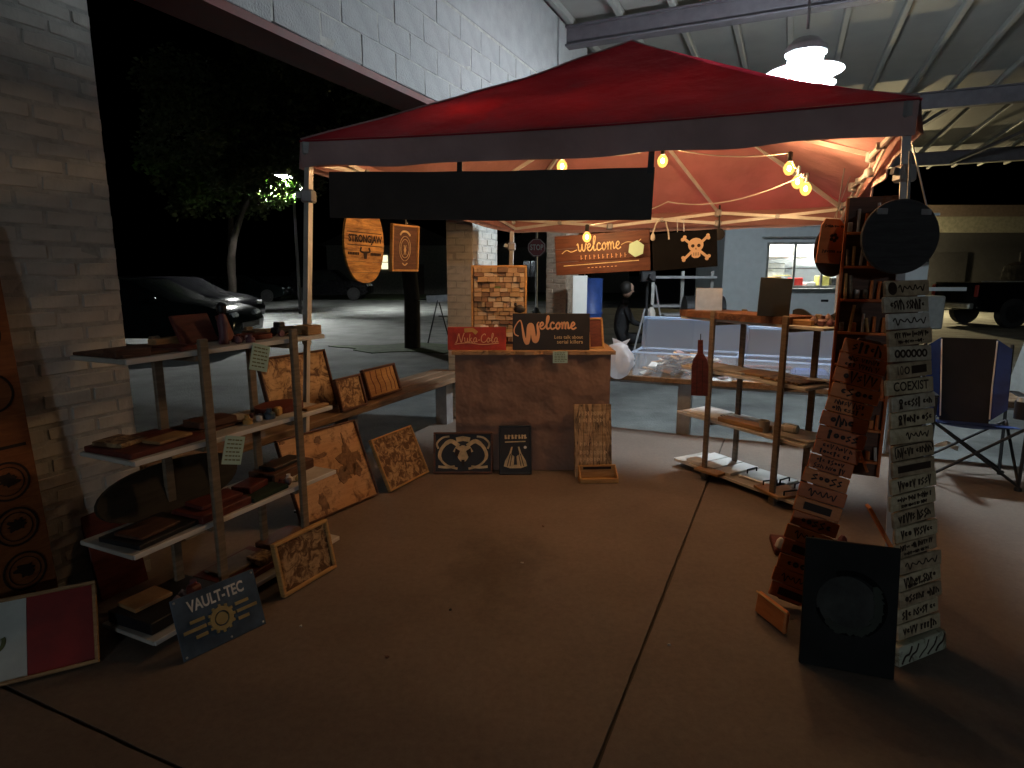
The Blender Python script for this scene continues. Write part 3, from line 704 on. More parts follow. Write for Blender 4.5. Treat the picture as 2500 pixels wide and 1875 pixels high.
# dark poster with a pale bell shape
t = stand('dark_poster', 'dark framed poster with a pale bell shaped figure, beside the skull picture', 'picture', (.026, 4.265, 0), 3, 12, th=.02); framed(t, .236, .355, 'darkboard', 'black', .012, .02)
b = MB(); b.prism([(-.085, .06), (-.04, .045), (.04, .045), (.085, .06), (.075, .10), (.045, .15), (.03, .20), (-.03, .20), (-.045, .15), (-.075, .10)], .001, .004)
b.ribbon([(-.075, .235), (.075, .238)], .008, .001, .004); b.build('pale_figure', 'cream', t)
b = MB(); b.prism([(-.015, .215), (.015, .215), (.03, .15), (.008, .13), (.012, .07), (-.012, .07), (-.008, .13), (-.03, .15)], -.001, .001)
for x in (-.06, -.04, .04, .06): b.ribbon([(x, .06), (x*.6, .15)], .006, -.001, .001)
b.build('figure_shade', 'darkboard', t)
b = MB()
for k, x in enumerate((-.07, -.047, -.02, .004, .03, .052, .072)): b.box((x, .0015, .272), (.013, .003, .03)); b.box((x+.006, .001, .28 if k % 2 else .264), (.014, .003, .007))
b.build('title_print', 'cream', t); b = MB(); b.ring(.072, .195, 0, .011, .001, .004, 10); b.build('pale_dot', 'white', t)
# scorched text board with a box at its foot
t = stand('scorched_text_board', 'tall scorched plank sign with pale lettering leaning on the counter', 'sign', (.585, 4.215, .0), 3, 12, th=.016)
nb = 4
for k in range(nb): MB().bevbox((-.1355+.271*(k+.5)/nb, .008, .26), (.271/nb-.002, .016, .52), .002).build('plank', 'scorch', t)
b = MB(); q = random.Random(5)
for z, n in ((.455, 9), (.405, 8), (.235, 7), (.175, 8), (.125, 8)):
    for k in range(n):
        x = -.10+.20*(k+.5)/n; hh = .03; kind = q.randrange(4)
        b.ribbon([(x-.007, z-hh/2), (x-.006, z+hh/2)], .005, -.002, .001)
        if kind == 0: b.ribbon([(x-.006, z+hh/2), (x+.006, z), (x-.004, z-hh/2)], .004, -.0022, .001)
        elif kind == 1: b.ring(x+.002, z, .005, .009, -.0022, .001, 10)
        elif kind == 2: b.ribbon([(x-.006, z), (x+.006, z+.004)], .004, -.0022, .001)
o = b.build('pale_lettering', mat('pale_scratch', (.66, .48, .28), .6), t); o['kind'] = 'stuff'
t = thing('wooden_box', 'small open wooden box at the foot of the scorched plank sign', 'box', (.605, 4.13, 0), (0, 0, R(4)))
b = MB(); b.bevbox((0, 0, .006), (.26, .10, .010), .002); b.bevbox((0, .047, .055), (.26, .010, .10), .002); b.bevbox((0, -.047, .02), (.26, .010, .03), .002)
b.build('tray', 'honey', t)
for s_ in (-1, 1): MB().prism([(-.05, .0), (.05, 0), (.05, .105), (-.05, .035)], s_*.13-.004, s_*.13+.004, Matrix.Rotation(R(90), 4, 'Z')).build('side', 'honey', t)
b = MB(); b.box((0, .04, .085), (.20, .006, .018)); b.build('burnt_band', 'ink', t)

# ================================================================== COUNTER
t = thing('counter', 'counter box wrapped in brown cloth with a live edge wooden top', 'counter', (.15, 4.62, 0))
b = MB(); n = 56; vs = []; fs = []; ZS = [.004+.862*i/24 for i in range(25)]
for k in range(n+1):
    x = -.56+1.12*k/n
    for j, z in enumerate(ZS):
        vs.append((x, -.252+.002*math.sin(k*.8+z*2)+.009*noise.noise(Vector((x*3.2, z*2.2, 1)))+.003*noise.noise(Vector((x*9, z*3, 4)))-(.012 if abs(z-.36) < .02 else 0), z))
for k in range(n):
    for j in range(24): a = 25*k+j; fs.append((a, a+25, a+26, a+1))
b.add(vs, fs); b.build('cloth_front', 'cloth', t, True)
b = MB(); b.box((0, .02, .43), (1.10, .48, .86)); b.build('box', 'cloth', t)
b = MB(); q = random.Random(3); top = [(-.58+1.17*i/18, -.275+.018*q.uniform(-1, 1)) for i in range(19)]+[(.59, .27), (-.58, .27)]
b.flat(top, .868, .893); b.build('live_edge_top', wood('live_edge', (.34, .20, .10), (.52, .33, .18), stretch=(1, 8, 6), burn=(.10, .05, .03), bscale=8, bt=.6), t)
CT = .894
t = stand('red_sign', 'weathered red sign with looping cream script on the left of the counter', 'sign', (-.253, 4.40, CT), 0, 6, th=.014); plain(t, .42, .165, 'redsign', .014)
script('Nuka-Cola', -.145, .055, .062, .006, 'peach', t, width=.30)
b = MB(); b.ribbon(smooth_path([(-.16, .042), (-.06, .052), (.04, .04), (.16, .050)]), .006, -.003, 0); b.build('underline', 'peach', t)
b = MB(); b.ribbon([(-.09, .14), (-.03, .145), (.0, .12)], .03, -.0015, .001); b.build('worn_patch', 'ochre', t)
t = stand('welcome_sign', 'dark board with big peach welcome lettering standing on the counter', 'sign', (.282, 4.405, CT), 0, 5, th=.012); plain(t, .555, .262, 'darkboard', .012)
b = MB(); pts = smooth_path([(-.235, .10), (-.262, .115), (-.265, .155), (-.235, .205), (-.215, .20), (-.195, .09), (-.175, .05), (-.165, .085), (-.158, .165), (-.140, .17), (-.122, .075), (-.105, .07), (-.092, .12), (-.10, .185), (-.085, .20)], 6)
wd = []
for i in range(len(pts)):
    t_ = i/len(pts); wd.append(.008+.026*max(0, math.sin(math.pi*min(1, max(0, (t_-.30)/.62))))**.6)
b.ribbon(pts, wd, -.003, 0); b.build('capital_letter', 'peach', t)
script('elcome', -.085, .150, .088, .012, 'peach', t, width=.265)
letters('Lets talk about', .02, 'cream', t, .125, .092, fitw=.205); letters('serial killers', .02, 'cream', t, .135, .058, fitw=.185)
t = thing('wood_block_mosaic', 'wall panel of many stacked wood blocks in a pine frame on the counter', 'mosaic', (-.098, 4.64, CT), (R(-5), 0, 0)); mw, mh = .42, .605
MB().box((0, .03, mh/2), (mw-.02, .012, mh-.02)).build('panel', 'walnut', t)
b = MB()
for z in (.009, mh-.009): b.bevbox((0, .012, z), (mw, .045, .018), .002)
for x in (-mw/2+.008, mw/2-.008): b.bevbox((x, .012, mh/2), (.016, .045, mh-.037), .002)
b.build('frame', 'honey', t)
BM = [wood('block_wood_%s' % n, c1, c2, stretch=(1, 1, 6), bump=.1) for n, c1, c2 in (('tan', (.38, .25, .14), (.52, .36, .22)), ('amber', (.40, .26, .13), (.56, .38, .20)), ('brown', (.18, .105, .06), (.28, .17, .10)), ('pale', (.52, .41, .28), (.66, .54, .39)))]
vb = []
for k in range(8):
    bb = MB(); bb.bevbox((0, 0, 0), (.062, .03, .040), .003); me = bpy.data.meshes.new('block'); me.from_pydata(bb.v, [], bb.f); me.materials.append(BM[k % 4]); vb.append(me)
q = random.Random(11); z = .034
while z < mh-.03:
    x = -mw/2+.022; hh = q.choice((.030, .036, .042))
    while x < mw/2-.03:
        ww = q.choice((.028, .045, .06, .075)); ww = min(ww, mw/2-.018-x)
        link_mesh('block', q.choice(vb), t, (x+ww/2, .018-q.uniform(0, .036), z+hh/2), (0, 0, 0), ((ww-.002)/.062, 1, (hh-.002)/.040)); x += ww
    z += hh
MB().bevbox((-.01, -.006, .43), (.045, .022, .04), .003).build('green_block', 'green', t)
t = thing('figurine', 'dark bird like figurine in front of the wood mosaic', 'figurine', (.07, 4.52, CT+.20)); t.location = (.055, 4.47, 1.155)
MB().lathe([(.008, 0), (.03, .008), (.036, .03), (.025, .05), (.008, .06)], 12, Matrix.Diagonal((1.2, .7, 1, 1))).build('body', 'black', t, True); MB().lathe([(.004, .05), (.012, .06), (.006, .075)], 8, Matrix.Translation((-.03, 0, 0))).build('head', 'black', t, True)
for x, lab in ((-.20, 'white plastic clip stand left behind the red sign'), (-.115, 'white plastic clip stand nearer the welcome sign')):
    t = thing('clip_stand', lab, 'clip', (x, 4.45, CT), group='white clips behind the red sign')
    MB().bevbox((0, 0, .09), (.018, .012, .18), .003).build('stem', 'white', t); MB().bevbox((0, 0, .165), (.06 if x < -.15 else .03, .03, .014), .004).build('jaw', 'white', t)
t = thing('framed_picture', 'small walnut framed picture at the right end of the counter', 'picture', (.625, 4.50, CT), (R(-14), 0, R(12))); framed(t, .12, .23, 'darkred', 'honey', .014, .025)
def price_tag(label, p, rot, w_=.10, h_=.11):
    t = thing('price_tag', label, 'price tag', p, rot, 'mint green price tags')
    MB().box((0, 0, -h_/2), (w_, .002, h_)).build('card', 'mint', t)
    b = MB(); qq = random.Random(len(label))
    for k in range(6):
        x = -w_*.38
        while x < w_*.34:
            l = qq.uniform(.008, .02); b.box((x+l/2, -.0012, -h_*(.14+.14*k)), (l, .001, h_*.045)); x += l+.005
    b.build('print', 'flaggreen', t)
price_tag('mint green price tag taped to the top edge of the brown counter', (.343, 4.335, .895), (0, R(0), 0), .105, .085)
# plastic bag behind the counter
t = thing('plastic_bag', 'crumpled white plastic bag on the bench behind the counter', 'bag', (.97, 5.55, .492))
b = MB(); me_v, me_f = [], []; n, m_ = 40, 24
for j in range(m_+1):
    ph = math.pi*j/m_
    for i in range(n):
        a = 2*math.pi*i/n; dd = Vector((math.sin(ph)*math.cos(a), math.sin(ph)*math.sin(a), math.cos(ph))); d = .13*(1+.28*noise.noise(dd*2.2)+.16*abs(noise.noise(dd*5.5))+.06*noise.noise(dd*13))
        me_v.append((d*1.0*math.sin(ph)*math.cos(a), d*.8*math.sin(ph)*math.sin(a), .16-.16*math.cos(ph)*1.05))
for j in range(m_):
    for i in range(n): me_f.append((j*n+i, j*n+(i+1) % n, (j+1)*n+(i+1) % n, (j+1)*n+i))
b.add(me_v, me_f); b.build('sack', 'bag', t, True); b = MB(); b.prism([(-.04, .28), (.05, .28), (.10, .36), (.03, .33), (-.06, .37)], -.01, .01); b.build('knot', 'bag', t)

# ================================================================== HANGING SIGNS
t = thing('banner', 'long dark banner board hung on straps below the front valance', 'banner')
Wb, Hb = axes(t, (-1.063, 3.70, 1.764), (.707, 3.22, 1.713), (-1.049, 3.70, 2.026)); vs = []; fs = []; nb_ = 40
for i in range(nb_+1):
    x = -Wb/2+Wb*i/nb_; sg_ = .010*(1-(2*i/nb_-1)**2)+.003*noise.noise(Vector((x*4, 0, 0)))
    for y, z in ((0, -.002), (0, Hb*.5), (0, Hb-.008), (.012, Hb-.008), (.012, -.002)): vs.append((x, y+.010*noise.noise(Vector((x*3, z*4, 2))), z-sg_))
for i in range(nb_):
    for j in range(5): A_ = 5*i+j; B_ = 5*i+(j+1) % 5; fs.append((A_, B_, B_+5, A_+5))
b = MB(); b.add(vs, fs); b.build('board', mat('banner_cloth', (.050, .041, .037), .6, var=.35, scale=2.5, bump=.2, bscale=6), t, True)
MB().box((-.12, .004, Hb+.04), (.030, .004, .16)).build('strap', 'black', t); MB().box((Wb/2-.02, .004, Hb+.06), (.030, .004, .20)).build('strap', 'black', t)
t = thing('oval_plank_sign', 'torched orange oval plank sign with dark lettering and a bull head, hanging', 'sign', (-.985, 4.20, 1.375), (0, R(1), R(61)))
def oval(w_, h_, cut, n=40):
    out = []
    for i in range(n):
        a = 2*math.pi*i/n; x = w_/2*math.copysign(abs(math.cos(a))**.8, math.cos(a)); z = h_/2+h_/2*math.sin(a)
        out.append((x, min(z, h_*cut)))
    return out
ow, oh = .38, .53
z0 = 0
ov = oval(ow, oh, .93); nb = 7
for k in range(nb):      # the boards it is glued from
    za, zb = oh*.93*k/nb+.001, oh*.93*(k+1)/nb-.001; L = []; Rr = []
    for j in range(6):
        z = za+(zb-za)*j/5; s_ = max(0, 1-((z-oh/2)/(oh/2))**2)**.42; L.append((-ow/2*s_, z)); Rr.append((ow/2*s_, z))
    b = MB(); b.prism(L+Rr[::-1], q.uniform(-.001, .001), .018); b.build('plank', 'surf', t)
letters('STRONGJAW', .05, 'ink', t, .005, .288, y=-.004, bold=.04, fitw=.325, fith=.064)
b = MB(); b.ribbon([(-.165, .330), (.165, .330)], .005, -.003, 0); b.ribbon([(-.165, .248), (.168, .246)], .005, -.003, 0)
b.ribbon(smooth_path([(-.036, .236), (-.044, .212), (-.02, .202), (.02, .202), (.046, .21), (.038, .234)]), .012, -.003, 0); b.prism([(-.018, .208), (.020, .207), (.012, .160), (-.008, .160)], -.003, 0)
for x0 in (-.155, .06):
    for k in range(7): b.box((x0+.015*k, -.001, .192), (.010, .003, .018))
b.build('burnt_lettering', 'ink', t)
MB().tube((0, .01, .46), (0, .01, .60), .003, 6).build('cord', 'black', t)
t = thing('framed_sign', 'narrow framed walnut sign with a cream oval emblem, hanging beside the oval plank', 'sign')
Wf, Hf = axes(t, (-.860, 4.49, 1.452), (-.712, 4.77, 1.452), (-.835, 4.49, 1.79)); Hf = .335
framed(t, Wf, Hf, 'walnut', 'honey', .014, .03)
b = MB()
for r0, r1, sx in ((.040, .044, 1), (.030, .033, 1)):
    b.ribbon([(r1*math.cos(a)*1.5, .165+r1*math.sin(a)*2.0) for a in (2*math.pi*i/28 for i in range(29))], .003, .011, .014)
b.ribbon(smooth_path([(-.06, .262), (-.03, .285), (.02, .285), (.06, .26)]), .014, .011, .014); b.ribbon(smooth_path([(-.028, .06), (0, .045), (.03, .06)]), .008, .011, .014)
b.ribbon([(-.012, .19), (.012, .12)], .004, .011, .014); b.ribbon([(.012, .19), (-.012, .12)], .004, .011, .014); b.ring(0, .155, .008, .013, .011, .014, 12); b.build('emblem', 'cream', t)
b = MB(); b.tube((0, .01, Hf), (0, .01, Hf+.10), .003, 6); b.tube((0, .01, Hf+.01), (0, -.004, Hf+.012), .006, 6); b.build('hook', 'silver', t)
t = thing('welcome_plank', 'brown stained plank with cream welcome script hanging from the back truss', 'sign')
Wg, Hg = axes(t, (.372, 5.24, 1.418), (1.105, 4.99, 1.461), (.341, 5.24, 1.737))
for k in range(3): MB().bevbox((0, .008, Hg*(k+.5)/3), (Wg, .016, Hg/3-.002), .002).build('plank', wood('brown_stain_%s' % 'abc'[k], (.065, .022, .013), (.125, .042, .024), stretch=(1, 8, 8)), t)
script('welcome', -.20, .185, .11, .009, 'cream', t, width=.36)
b = MB(); b.ribbon(smooth_path([(-.33, .175), (-.29, .20), (-.25, .185), (-.20, .20)]), .006, -.003, 0); b.ribbon(smooth_path([(.16, .215), (.21, .235), (.28, .225), (.32, .25)]), .005, -.003, 0); b.ribbon([(-.32, .075), (.30, .085)], .006, -.003, 0); b.build('flourish', 'cream', t)
b = MB(); q = random.Random(8)
for k in range(11): b.box((-.17+.036*k, -.001, .135), (.004, .003, .035)); b.box((-.165+.036*k, -.001, .135+q.uniform(-.012, .012)), (.014, .003, .004))
for k in range(8): b.box((-.11+.032*k, -.001, .05), (.016, .003, .005))
b.build('faint_lettering', 'peach', t)
t = thing('hexagon_tag', 'pale green hexagon tag stuck on the brown welcome plank', 'price tag', (.985, 4.985, 1.63), (0, 0, R(-18))); MB().prism([(.066*math.cos(R(60*i+25)), .066*math.sin(R(60*i+25))) for i in range(6)], -.004, -.001).build('card', mat('lime_card', (.46, .66, .50), .8, var=.05), t)
t = thing('flag_board', 'black board with a tan skull and crossed bones hanging from the back truss', 'sign')
Wh, Hh = axes(t, (1.125, 4.98, 1.455), (1.614, 4.91, 1.493), (1.113, 4.98, 1.742)); MB().bevbox((0, .006, Hh/2), (Wh, .012, Hh), .002).build('board', mat('flat_black', (.008, .008, .009), .9, spec=.05), t)
tan = mat('tan_cutout', (.62, .42, .26), .6, var=.1); b = MB(); cx, cz = .085, .155
for s_ in (-1, 1):
    for e in (-1, 1):
        x1, z1 = cx+s_*.088, cz+e*.078; b.ribbon([(cx, cz), (x1, z1)], .020, -.0035+.0004*s_*e, 0); b.ring(x1+.006*e, z1+.010*e, 0, .014, -.0045, 0, 12); b.ring(x1+s_*.010, z1-.008*e, 0, .014, -.0045, 0, 12)
b.build('crossed_bones', tan, t)
b = MB(); b.prism([(cx+.058*math.cos(a), cz+.022+.054*math.sin(a)) for a in (2*math.pi*i/24 for i in range(24))], -.007, -.002); b.prism([(cx-.036, cz-.02), (cx+.036, cz-.02), (cx+.032, cz-.066), (cx+.014, cz-.078), (cx-.014, cz-.078), (cx-.032, cz-.066)], -.0065, -.002); b.build('skull', tan, t)
b = MB()
for s_ in (-1, 1): MB().ring(cx+s_*.023, cz+.016, 0, .0135, -.0095, -.006, 12).build('eye_hole', 'ink', t)
b.prism([(cx-.006, cz-.012), (cx+.006, cz-.012), (cx, cz+.002)], -.0095, -.006)
for x in (-.018, -.006, .006, .018): b.ribbon([(cx+x, cz-.035), (cx+x, cz-.06)], .003, -.0095, -.006)
o = b.build('nose_and_teeth', 'ink', t); o['kind'] = 'stuff'
b = MB()
for x in (-.05, .0): b.tube((x, .004, Hh-.01), (x, .004, Hh+.10), .003, 6)
b.build('hanger', 'silver', t)
t = thing('strap_pad', 'small round black pad hanging from the middle of the back truss', 'strap', (1.735, 5.30, 1.76)); MB().tube((0, 0, .03), (0, .02, .34), .008, 8).build('strap', 'black', t); MB().lathe([(.01, -.008), (.05, -.006), (.05, .006), (.01, .008)], 16, Matrix.Rotation(R(90), 4, 'X')).build('pad', 'black', t)

# ================================================================== SHELVES
def shelf(label, p0, p1, posts, depth, levels, ext):
    """folding display shelf: front edge from p0 to p1, boards slotted between posts"""
    a, b_ = Vector(p0), Vector(p1); d = b_-a; yaw = math.atan2(d.y, d.x); L = d.length
    t = thing('display_shelf', label, 'shelf', ((a.x+b_.x)/2, (a.y+b_.y)/2, 0), yaw)
    for (z, x0, x1) in levels:
        bd = MB().bevbox(((x0+x1)/2, depth/2, z), (x1-x0, depth, .018), .003).build('shelf_board', 'offwhite', t)
        MB().bevbox(((x0+x1)/2, -.003, z), (x1-x0-.01, .008, .020), .002).build('edge_strip', 'white', bd)
    for x in posts:
        for y in (-.022, depth-.05):
            MB().bevbox((x, y, .595), (.042, .020, 1.19), .004).build('post', 'greywood', t)
        for z, x0, x1 in levels: MB().bevbox((x, depth/2-.02, z-.024), (.03, depth-.06, .024), .003).build('rail', 'greywood', t)
    t['_yaw'] = yaw; del t['_yaw']
    return t, Matrix.Translation(t.location) @ Matrix.Rotation(yaw, 4, 'Z'), yaw
LS, LM, LY = shelf('four tier wooden display shelf crowded with dark boards on the left', (-1.37, 2.13), (-.925, 3.09), (-.215, .267), .31,
                   [(.05, -.53, .53), (.42, -.57, .53), (.765, -.53, .53), (1.135, -.52, .50)], 0)
RS, RM, RY = shelf('four tier wooden display shelf of pale boards under the right of the tent', (1.25, 4.47), (1.72, 3.60), (-.20, .375), .33,
                   [(.05, -.53, .62), (.42, -.52, .56), (.765, -.50, .54), (1.125, -.53, .62)], 0)
def on(SM, yaw, name, label, cat, x, y, z, rot=0, group=None, tilt=0):
    t = thing(name, label, cat, SM @ Vector((x, y, z)), (R(tilt), 0, yaw+R(rot)), group); return t
def slab_item(SM, yaw, name, label, cat, x, y, z, dims, m, rot=0, shape='box', group=None, tilt=0, part='board'):
    t = on(SM, yaw, name, label, cat, x, y, z, rot, group, tilt); w_, d_, h_ = dims
    if shape == 'box': MB().bevbox((0, 0, h_/2), dims, .003).build(part, m, t)
    else: MB().flat([(w_/2*math.copysign(abs(math.cos(a))**.85, math.cos(a)), d_/2*math.sin(a)) for a in (2*math.pi*i/32 for i in range(32))], 0, h_).build(part, m, t)
    return t
Z1, Z2, Z3, Z4 = 1.1445, .7745, .4295, .0595
L_ = (LM, LY)
slab_item(*L_, 'dark_board', 'wide dark brown board lying flat at the near end of the top left shelf', 'board', -.36, .17, Z1, (.30, .27, .012), 'walnut', 3)
slab_item(*L_, 'wood_block', 'small pine block on the top left shelf near the pier', 'block', -.17, .25, Z1, (.14, .05, .035), 'wood', 5)
t = slab_item(*L_, 'leaning_tray', 'dark red tilted wooden tray standing on the top left shelf', 'tray', -.05, .20, Z1+.004, (.20, .014, .13), 'darkred', 6, tilt=-24)
t = slab_item(*L_, 'leaning_board', 'orange brown triangular board leaning beside the dark red tray', 'board', .075, .16, Z1+.002, (.10, .014, .12), 'darkred', 30, tilt=-18)
t = on(*L_, 'figurine', 'grey purple standing figurine in front of the dark red tray', 'figurine', -.02, .09, Z1)
MB().lathe([(.022, 0), (.018, .05), (.022, .09), (.014, .12), (.010, .13)], 12).build('body', 'purple', t, True); MB().lathe([(.006, .125), (.02, .14), (.02, .165), (.006, .18)], 12).build('head', 'black', t, True)
def trinkets(SM, yaw, spots, z, label, group, mats, seed, r0=.018):
    q = random.Random(seed)
    for i, (x, y) in enumerate(spots):
        k = q.randrange(3); r = r0*q.uniform(.7, 1.25); mm = q.choice(mats); NM = {'purple': 'plum', 'stone': 'rose', 'ochre': 'ochre', 'bluesteel': 'blue grey', 'darkred': 'rust', 'white': 'white', 'silver': 'silver'}
        pos = ('nearest', 'second nearest', 'third nearest', 'fourth nearest', 'fifth nearest', 'sixth nearest', 'seventh nearest', 'eighth nearest')[sorted(spots).index((x, y))]
        t = on(SM, yaw, 'trinket', '%s %s %s, %s' % (NM[mm], ('round', 'bottle shaped', 'boxy')[k], label, pos if 'right' not in label else pos.replace('nearest', 'furthest')), 'trinket', x, y, z, q.uniform(0, 90), group)
        if k == 0: MB().lathe([(r*.6, 0), (r, r*.5), (r*.9, r*1.3), (r*.35, r*1.9), (r*.1, r*2.2)], 10).build('body', mm, t, True)
        elif k == 1: MB().lathe([(r, 0), (r, r*.9), (r*.5, r*1.2), (r*.45, r*1.7), (r*.5, r*1.8)], 10).build('body', mm, t, True)
        else: MB().bevbox((0, 0, r*.8), (r*1.7, r*1.3, r*1.6), r*.3).build('body', mm, t)
trinkets(*L_, [(.02, .05), (.05, .07), (.08, .045), (.10, .08), (.055, .11)], Z1, 'trinket beside the tilted red tray', 'trinkets on the top left shelf', ['purple', 'white', 'stone', 'purple'], 4)
slab_item(*L_, 'oval_plate', 'dark red oval wooden plate on the top left shelf', 'plate', .20, .15, Z1, (.16, .14, .022), 'darkred', 0, 'oval')
t = on(*L_, 'toy_truck', 'small black toy vehicle on the top left shelf by the pine boxes', 'toy', .345, .12, Z1)
MB().bevbox((0, 0, .03), (.11, .05, .03), .006).build('body', 'black', t); MB().bevbox((-.02, 0, .055), (.04, .044, .03), .006).build('cab', 'black', t)
for x in (-.035, .035):
    for y in (-.026, .026): MB().tube((x, y-.006, .016), (x, y+.006, .016), .016, 10).build('wheel', 'purple', t)
slab_item(*L_, 'pine_box', 'flat pine box at the far end of the top left shelf', 'box', .455, .07, Z1, (.10, .10, .045), 'woodx', 2)
slab_item(*L_, 'pine_strip', 'thin pine strip lying behind the flat pine box', 'board', .40, .21, Z1, (.20, .05, .03), 'woodx', 4)
price_tag('mint green price tag hanging tilted from the top left shelf', LM @ Vector((.085, -.016, 1.135)), (0, R(16), LY), .10, .115)
price_tag('mint green price tag hanging tilted from the second left shelf', LM @ Vector((-.09, -.016, .765)), (0, R(17), LY), .10, .12)
slab_item(*L_, 'dark_board', 'dark red square board at the near end of the second left shelf', 'board', -.36, .16, Z2, (.32, .27, .022), 'darkred', 1)
slab_item(*L_, 'dark_board', 'grey brown flat board in the middle of the second left shelf', 'board', -.06, .20, Z2, (.24, .20, .012), 'walnut', 4)
trinkets(*L_, [(.06, .08), (.09, .11), (.12, .07), (.15, .10), (.18, .07), (.21, .11), (.135, .14), (.24, .08)], Z2, 'trinket on the second left shelf', 'trinkets on the second left shelf', ['silver', 'stone', 'ochre', 'bluesteel', 'white', 'purple'], 9, .022)
slab_item(*L_, 'oval_plate', 'red brown oval platter at the far end of the second left shelf', 'plate', .34, .17, Z2, (.26, .19, .028), 'darkred', 4, 'oval')
slab_item(*L_, 'pine_strip', 'pale pine strip at the far end of the second left shelf edge', 'board', .44, .03, Z2, (.16, .04, .014), 'wood', 0)
t = slab_item(*L_, 'long_oval_board', 'long dark oval board leaning at the back of the third left shelf', 'board', -.19, .24, Z3, (.62, .02, .20), 'greywood', 0, tilt=0)
t.children[0].data = MB().prism([(.33*math.copysign(abs(math.cos(a))**.8, math.cos(a)), .11+.11*math.sin(a)) for a in (2*math.pi*i/32 for i in range(32))], 0, .02).build('board', wood('dark_olive', (.022, .017, .012), (.045, .035, .024), stretch=(1, 6, 6)), None).data
o = [o for o in bpy.data.objects if o.name.startswith('board') and o.parent is None]
for k in o: bpy.data.objects.remove(k)
t.rotation_euler[0] = R(-12)
slab_item(*L_, 'dark_board', 'black board overhanging the near end of the third left shelf', 'board', -.40, .13, Z3, (.28, .22, .02), 'black', 4)
slab_item(*L_, 'dark_board', 'dark red board stacked on the third left shelf beside the black one', 'board', -.14, .10, Z3, (.26, .18, .035), 'darkred', 2)
slab_item(*L_, 'green_cloth', 'dark green folded cloth on the third left shelf', 'cloth', .10, .11, Z3, (.22, .20, .02), mat('dark_green_cloth', (.02, .035, .02), .9), 3, part='fold')
slab_item(*L_, 'dark_board', 'dark brown board at the far end of the third left shelf', 'board', .36, .20, Z3, (.30, .16, .05), 'walnut', 5)
trinkets(*L_, [(-.02, .14), (.0, .17), (.22, .07), (.25, .05), (.28, .08), (.31, .05)], Z3+.001, 'trinket on the third left shelf', 'trinkets on the third left shelf', ['white', 'darkred', 'ochre', 'stone'], 12)
slab_item(*L_, 'dark_board', 'black board at the near end of the lowest left shelf', 'board', -.34, .17, Z4, (.34, .25, .05), 'black', 2)
slab_item(*L_, 'dark_board', 'dark red tray in the middle of the lowest left shelf', 'tray', .03, .16, Z4, (.34, .24, .03), 'darkred', 3)
slab_item(*L_, 'dark_board', 'long brown board behind the small burnt picture on the lowest left shelf', 'board', .34, .19, Z4, (.24, .18, .04), 'walnut', 3)
trinkets(*L_, [(-.36, .08), (-.32, .10), (-.29, .07), (-.26, .11)], Z4+.05, 'trinket on the lowest left shelf', 'trinkets on the lowest left shelf', ['darkred', 'purple', 'stone'], 15, .026)

qs = random.Random(55); CLT = ['walnut', 'darkred', 'black', 'greywood', 'burnfine', 'wood', 'walnut', 'darkred']
SPOT = [('top left shelf', Z1, [(-.45, .08, .12, .10), (-.24, .10, .10, .14), (.15, .24, .16, .08), (.30, .23, .14, .08)]), ('second left shelf', Z2+.023, [(-.44, .20, .12, .14), (-.32, .09, .16, .09)]), ('second left shelf', Z2+.013, [(-.05, .18, .18, .12)]),
        ('third left shelf', Z3+.036, [(-.12, .11, .20, .12)]), ('third left shelf', Z3+.021, [(-.42, .12, .18, .14), (.09, .13, .14, .10)]), ('third left shelf', Z3+.051, [(.36, .20, .22, .10)]), ('lowest left shelf', Z4+.031, [(.02, .18, .24, .14), (.10, .10, .10, .10)]), ('lowest left shelf', Z4+.051, [(-.40, .22, .16, .12)])]
CW = {'walnut': 'dark brown', 'darkred': 'dark red', 'black': 'black', 'greywood': 'grey', 'burnfine': 'patterned tan', 'wood': 'pine'}; kk = 0
for lv, z, sp in SPOT:
    for x, y, w_, d_ in sp:
        m = CLT[kk % 8]; kk += 1
        slab_item(*L_, 'small_board', '%s %s board lying in the stack on the %s' % (('small', 'narrow', 'thick', 'thin', 'short')[kk % 5], CW[m], lv), 'board', x, y, z, (w_, d_, (.012, .03, .018)[kk % 3]), m, qs.uniform(-14, 14))
# ---- right shelf
R_ = (RM, RY)
live = wood('resin_slab', (.10, .04, .022), (.34, .165, .085), scale=5, stretch=(1, 5, 3), burn=(.07, .03, .02), bscale=5, bt=.55)
t = on(*R_, 'live_edge_slab', 'thick wavy grained wooden slab on top of the right shelf', 'board', -.08, .13, 1.1345)
qq = random.Random(2); edge = [(-.45+.90*i/16, -.16+.02*qq.uniform(-1, 1)) for i in range(17)]; back = [(.45-.90*i/16, .15+.02*qq.uniform(-1, 1)) for i in range(17)]
MB().flat(edge+back, 0, .045).build('slab', live, t)
t = thing('black_panel', 'plain black square panel standing on top of the right shelf', 'panel', (1.60, 3.78, 1.182), (R(-6), R(3), R(-12))); MB().bevbox((0, .006, .115), (.185, .012, .235), .002).build('board', mat('chalk_black', (.035, .038, .032), .7), t)
t = thing('metal_plaque', 'small brushed metal square plate at the back left of the right shelf top', 'panel', (1.40, 4.40, 1.182), (R(-5), 0, R(-8))); MB().bevbox((0, .003, .075), (.185, .006, .16), .002).build('plate', 'silver', t)
slab_item(*R_, 'wood_block', 'pale wood block at the near end of the right shelf top', 'block', .42, .12, 1.1345, (.13, .14, .03), 'wood', 5)
trinkets(*R_, [(.47, .10), (.50, .14), (.53, .09), (.56, .13), (.50, .19), (.55, .18)], 1.1345, 'stone on the right shelf top', 'stones on the right shelf', ['stone', 'stone', 'purple'], 21, .028)
t = on(*R_, 'wavy_tray', 'black wavy edged tray at the back of the right shelf top', 'tray', .42, .27, 1.1345)
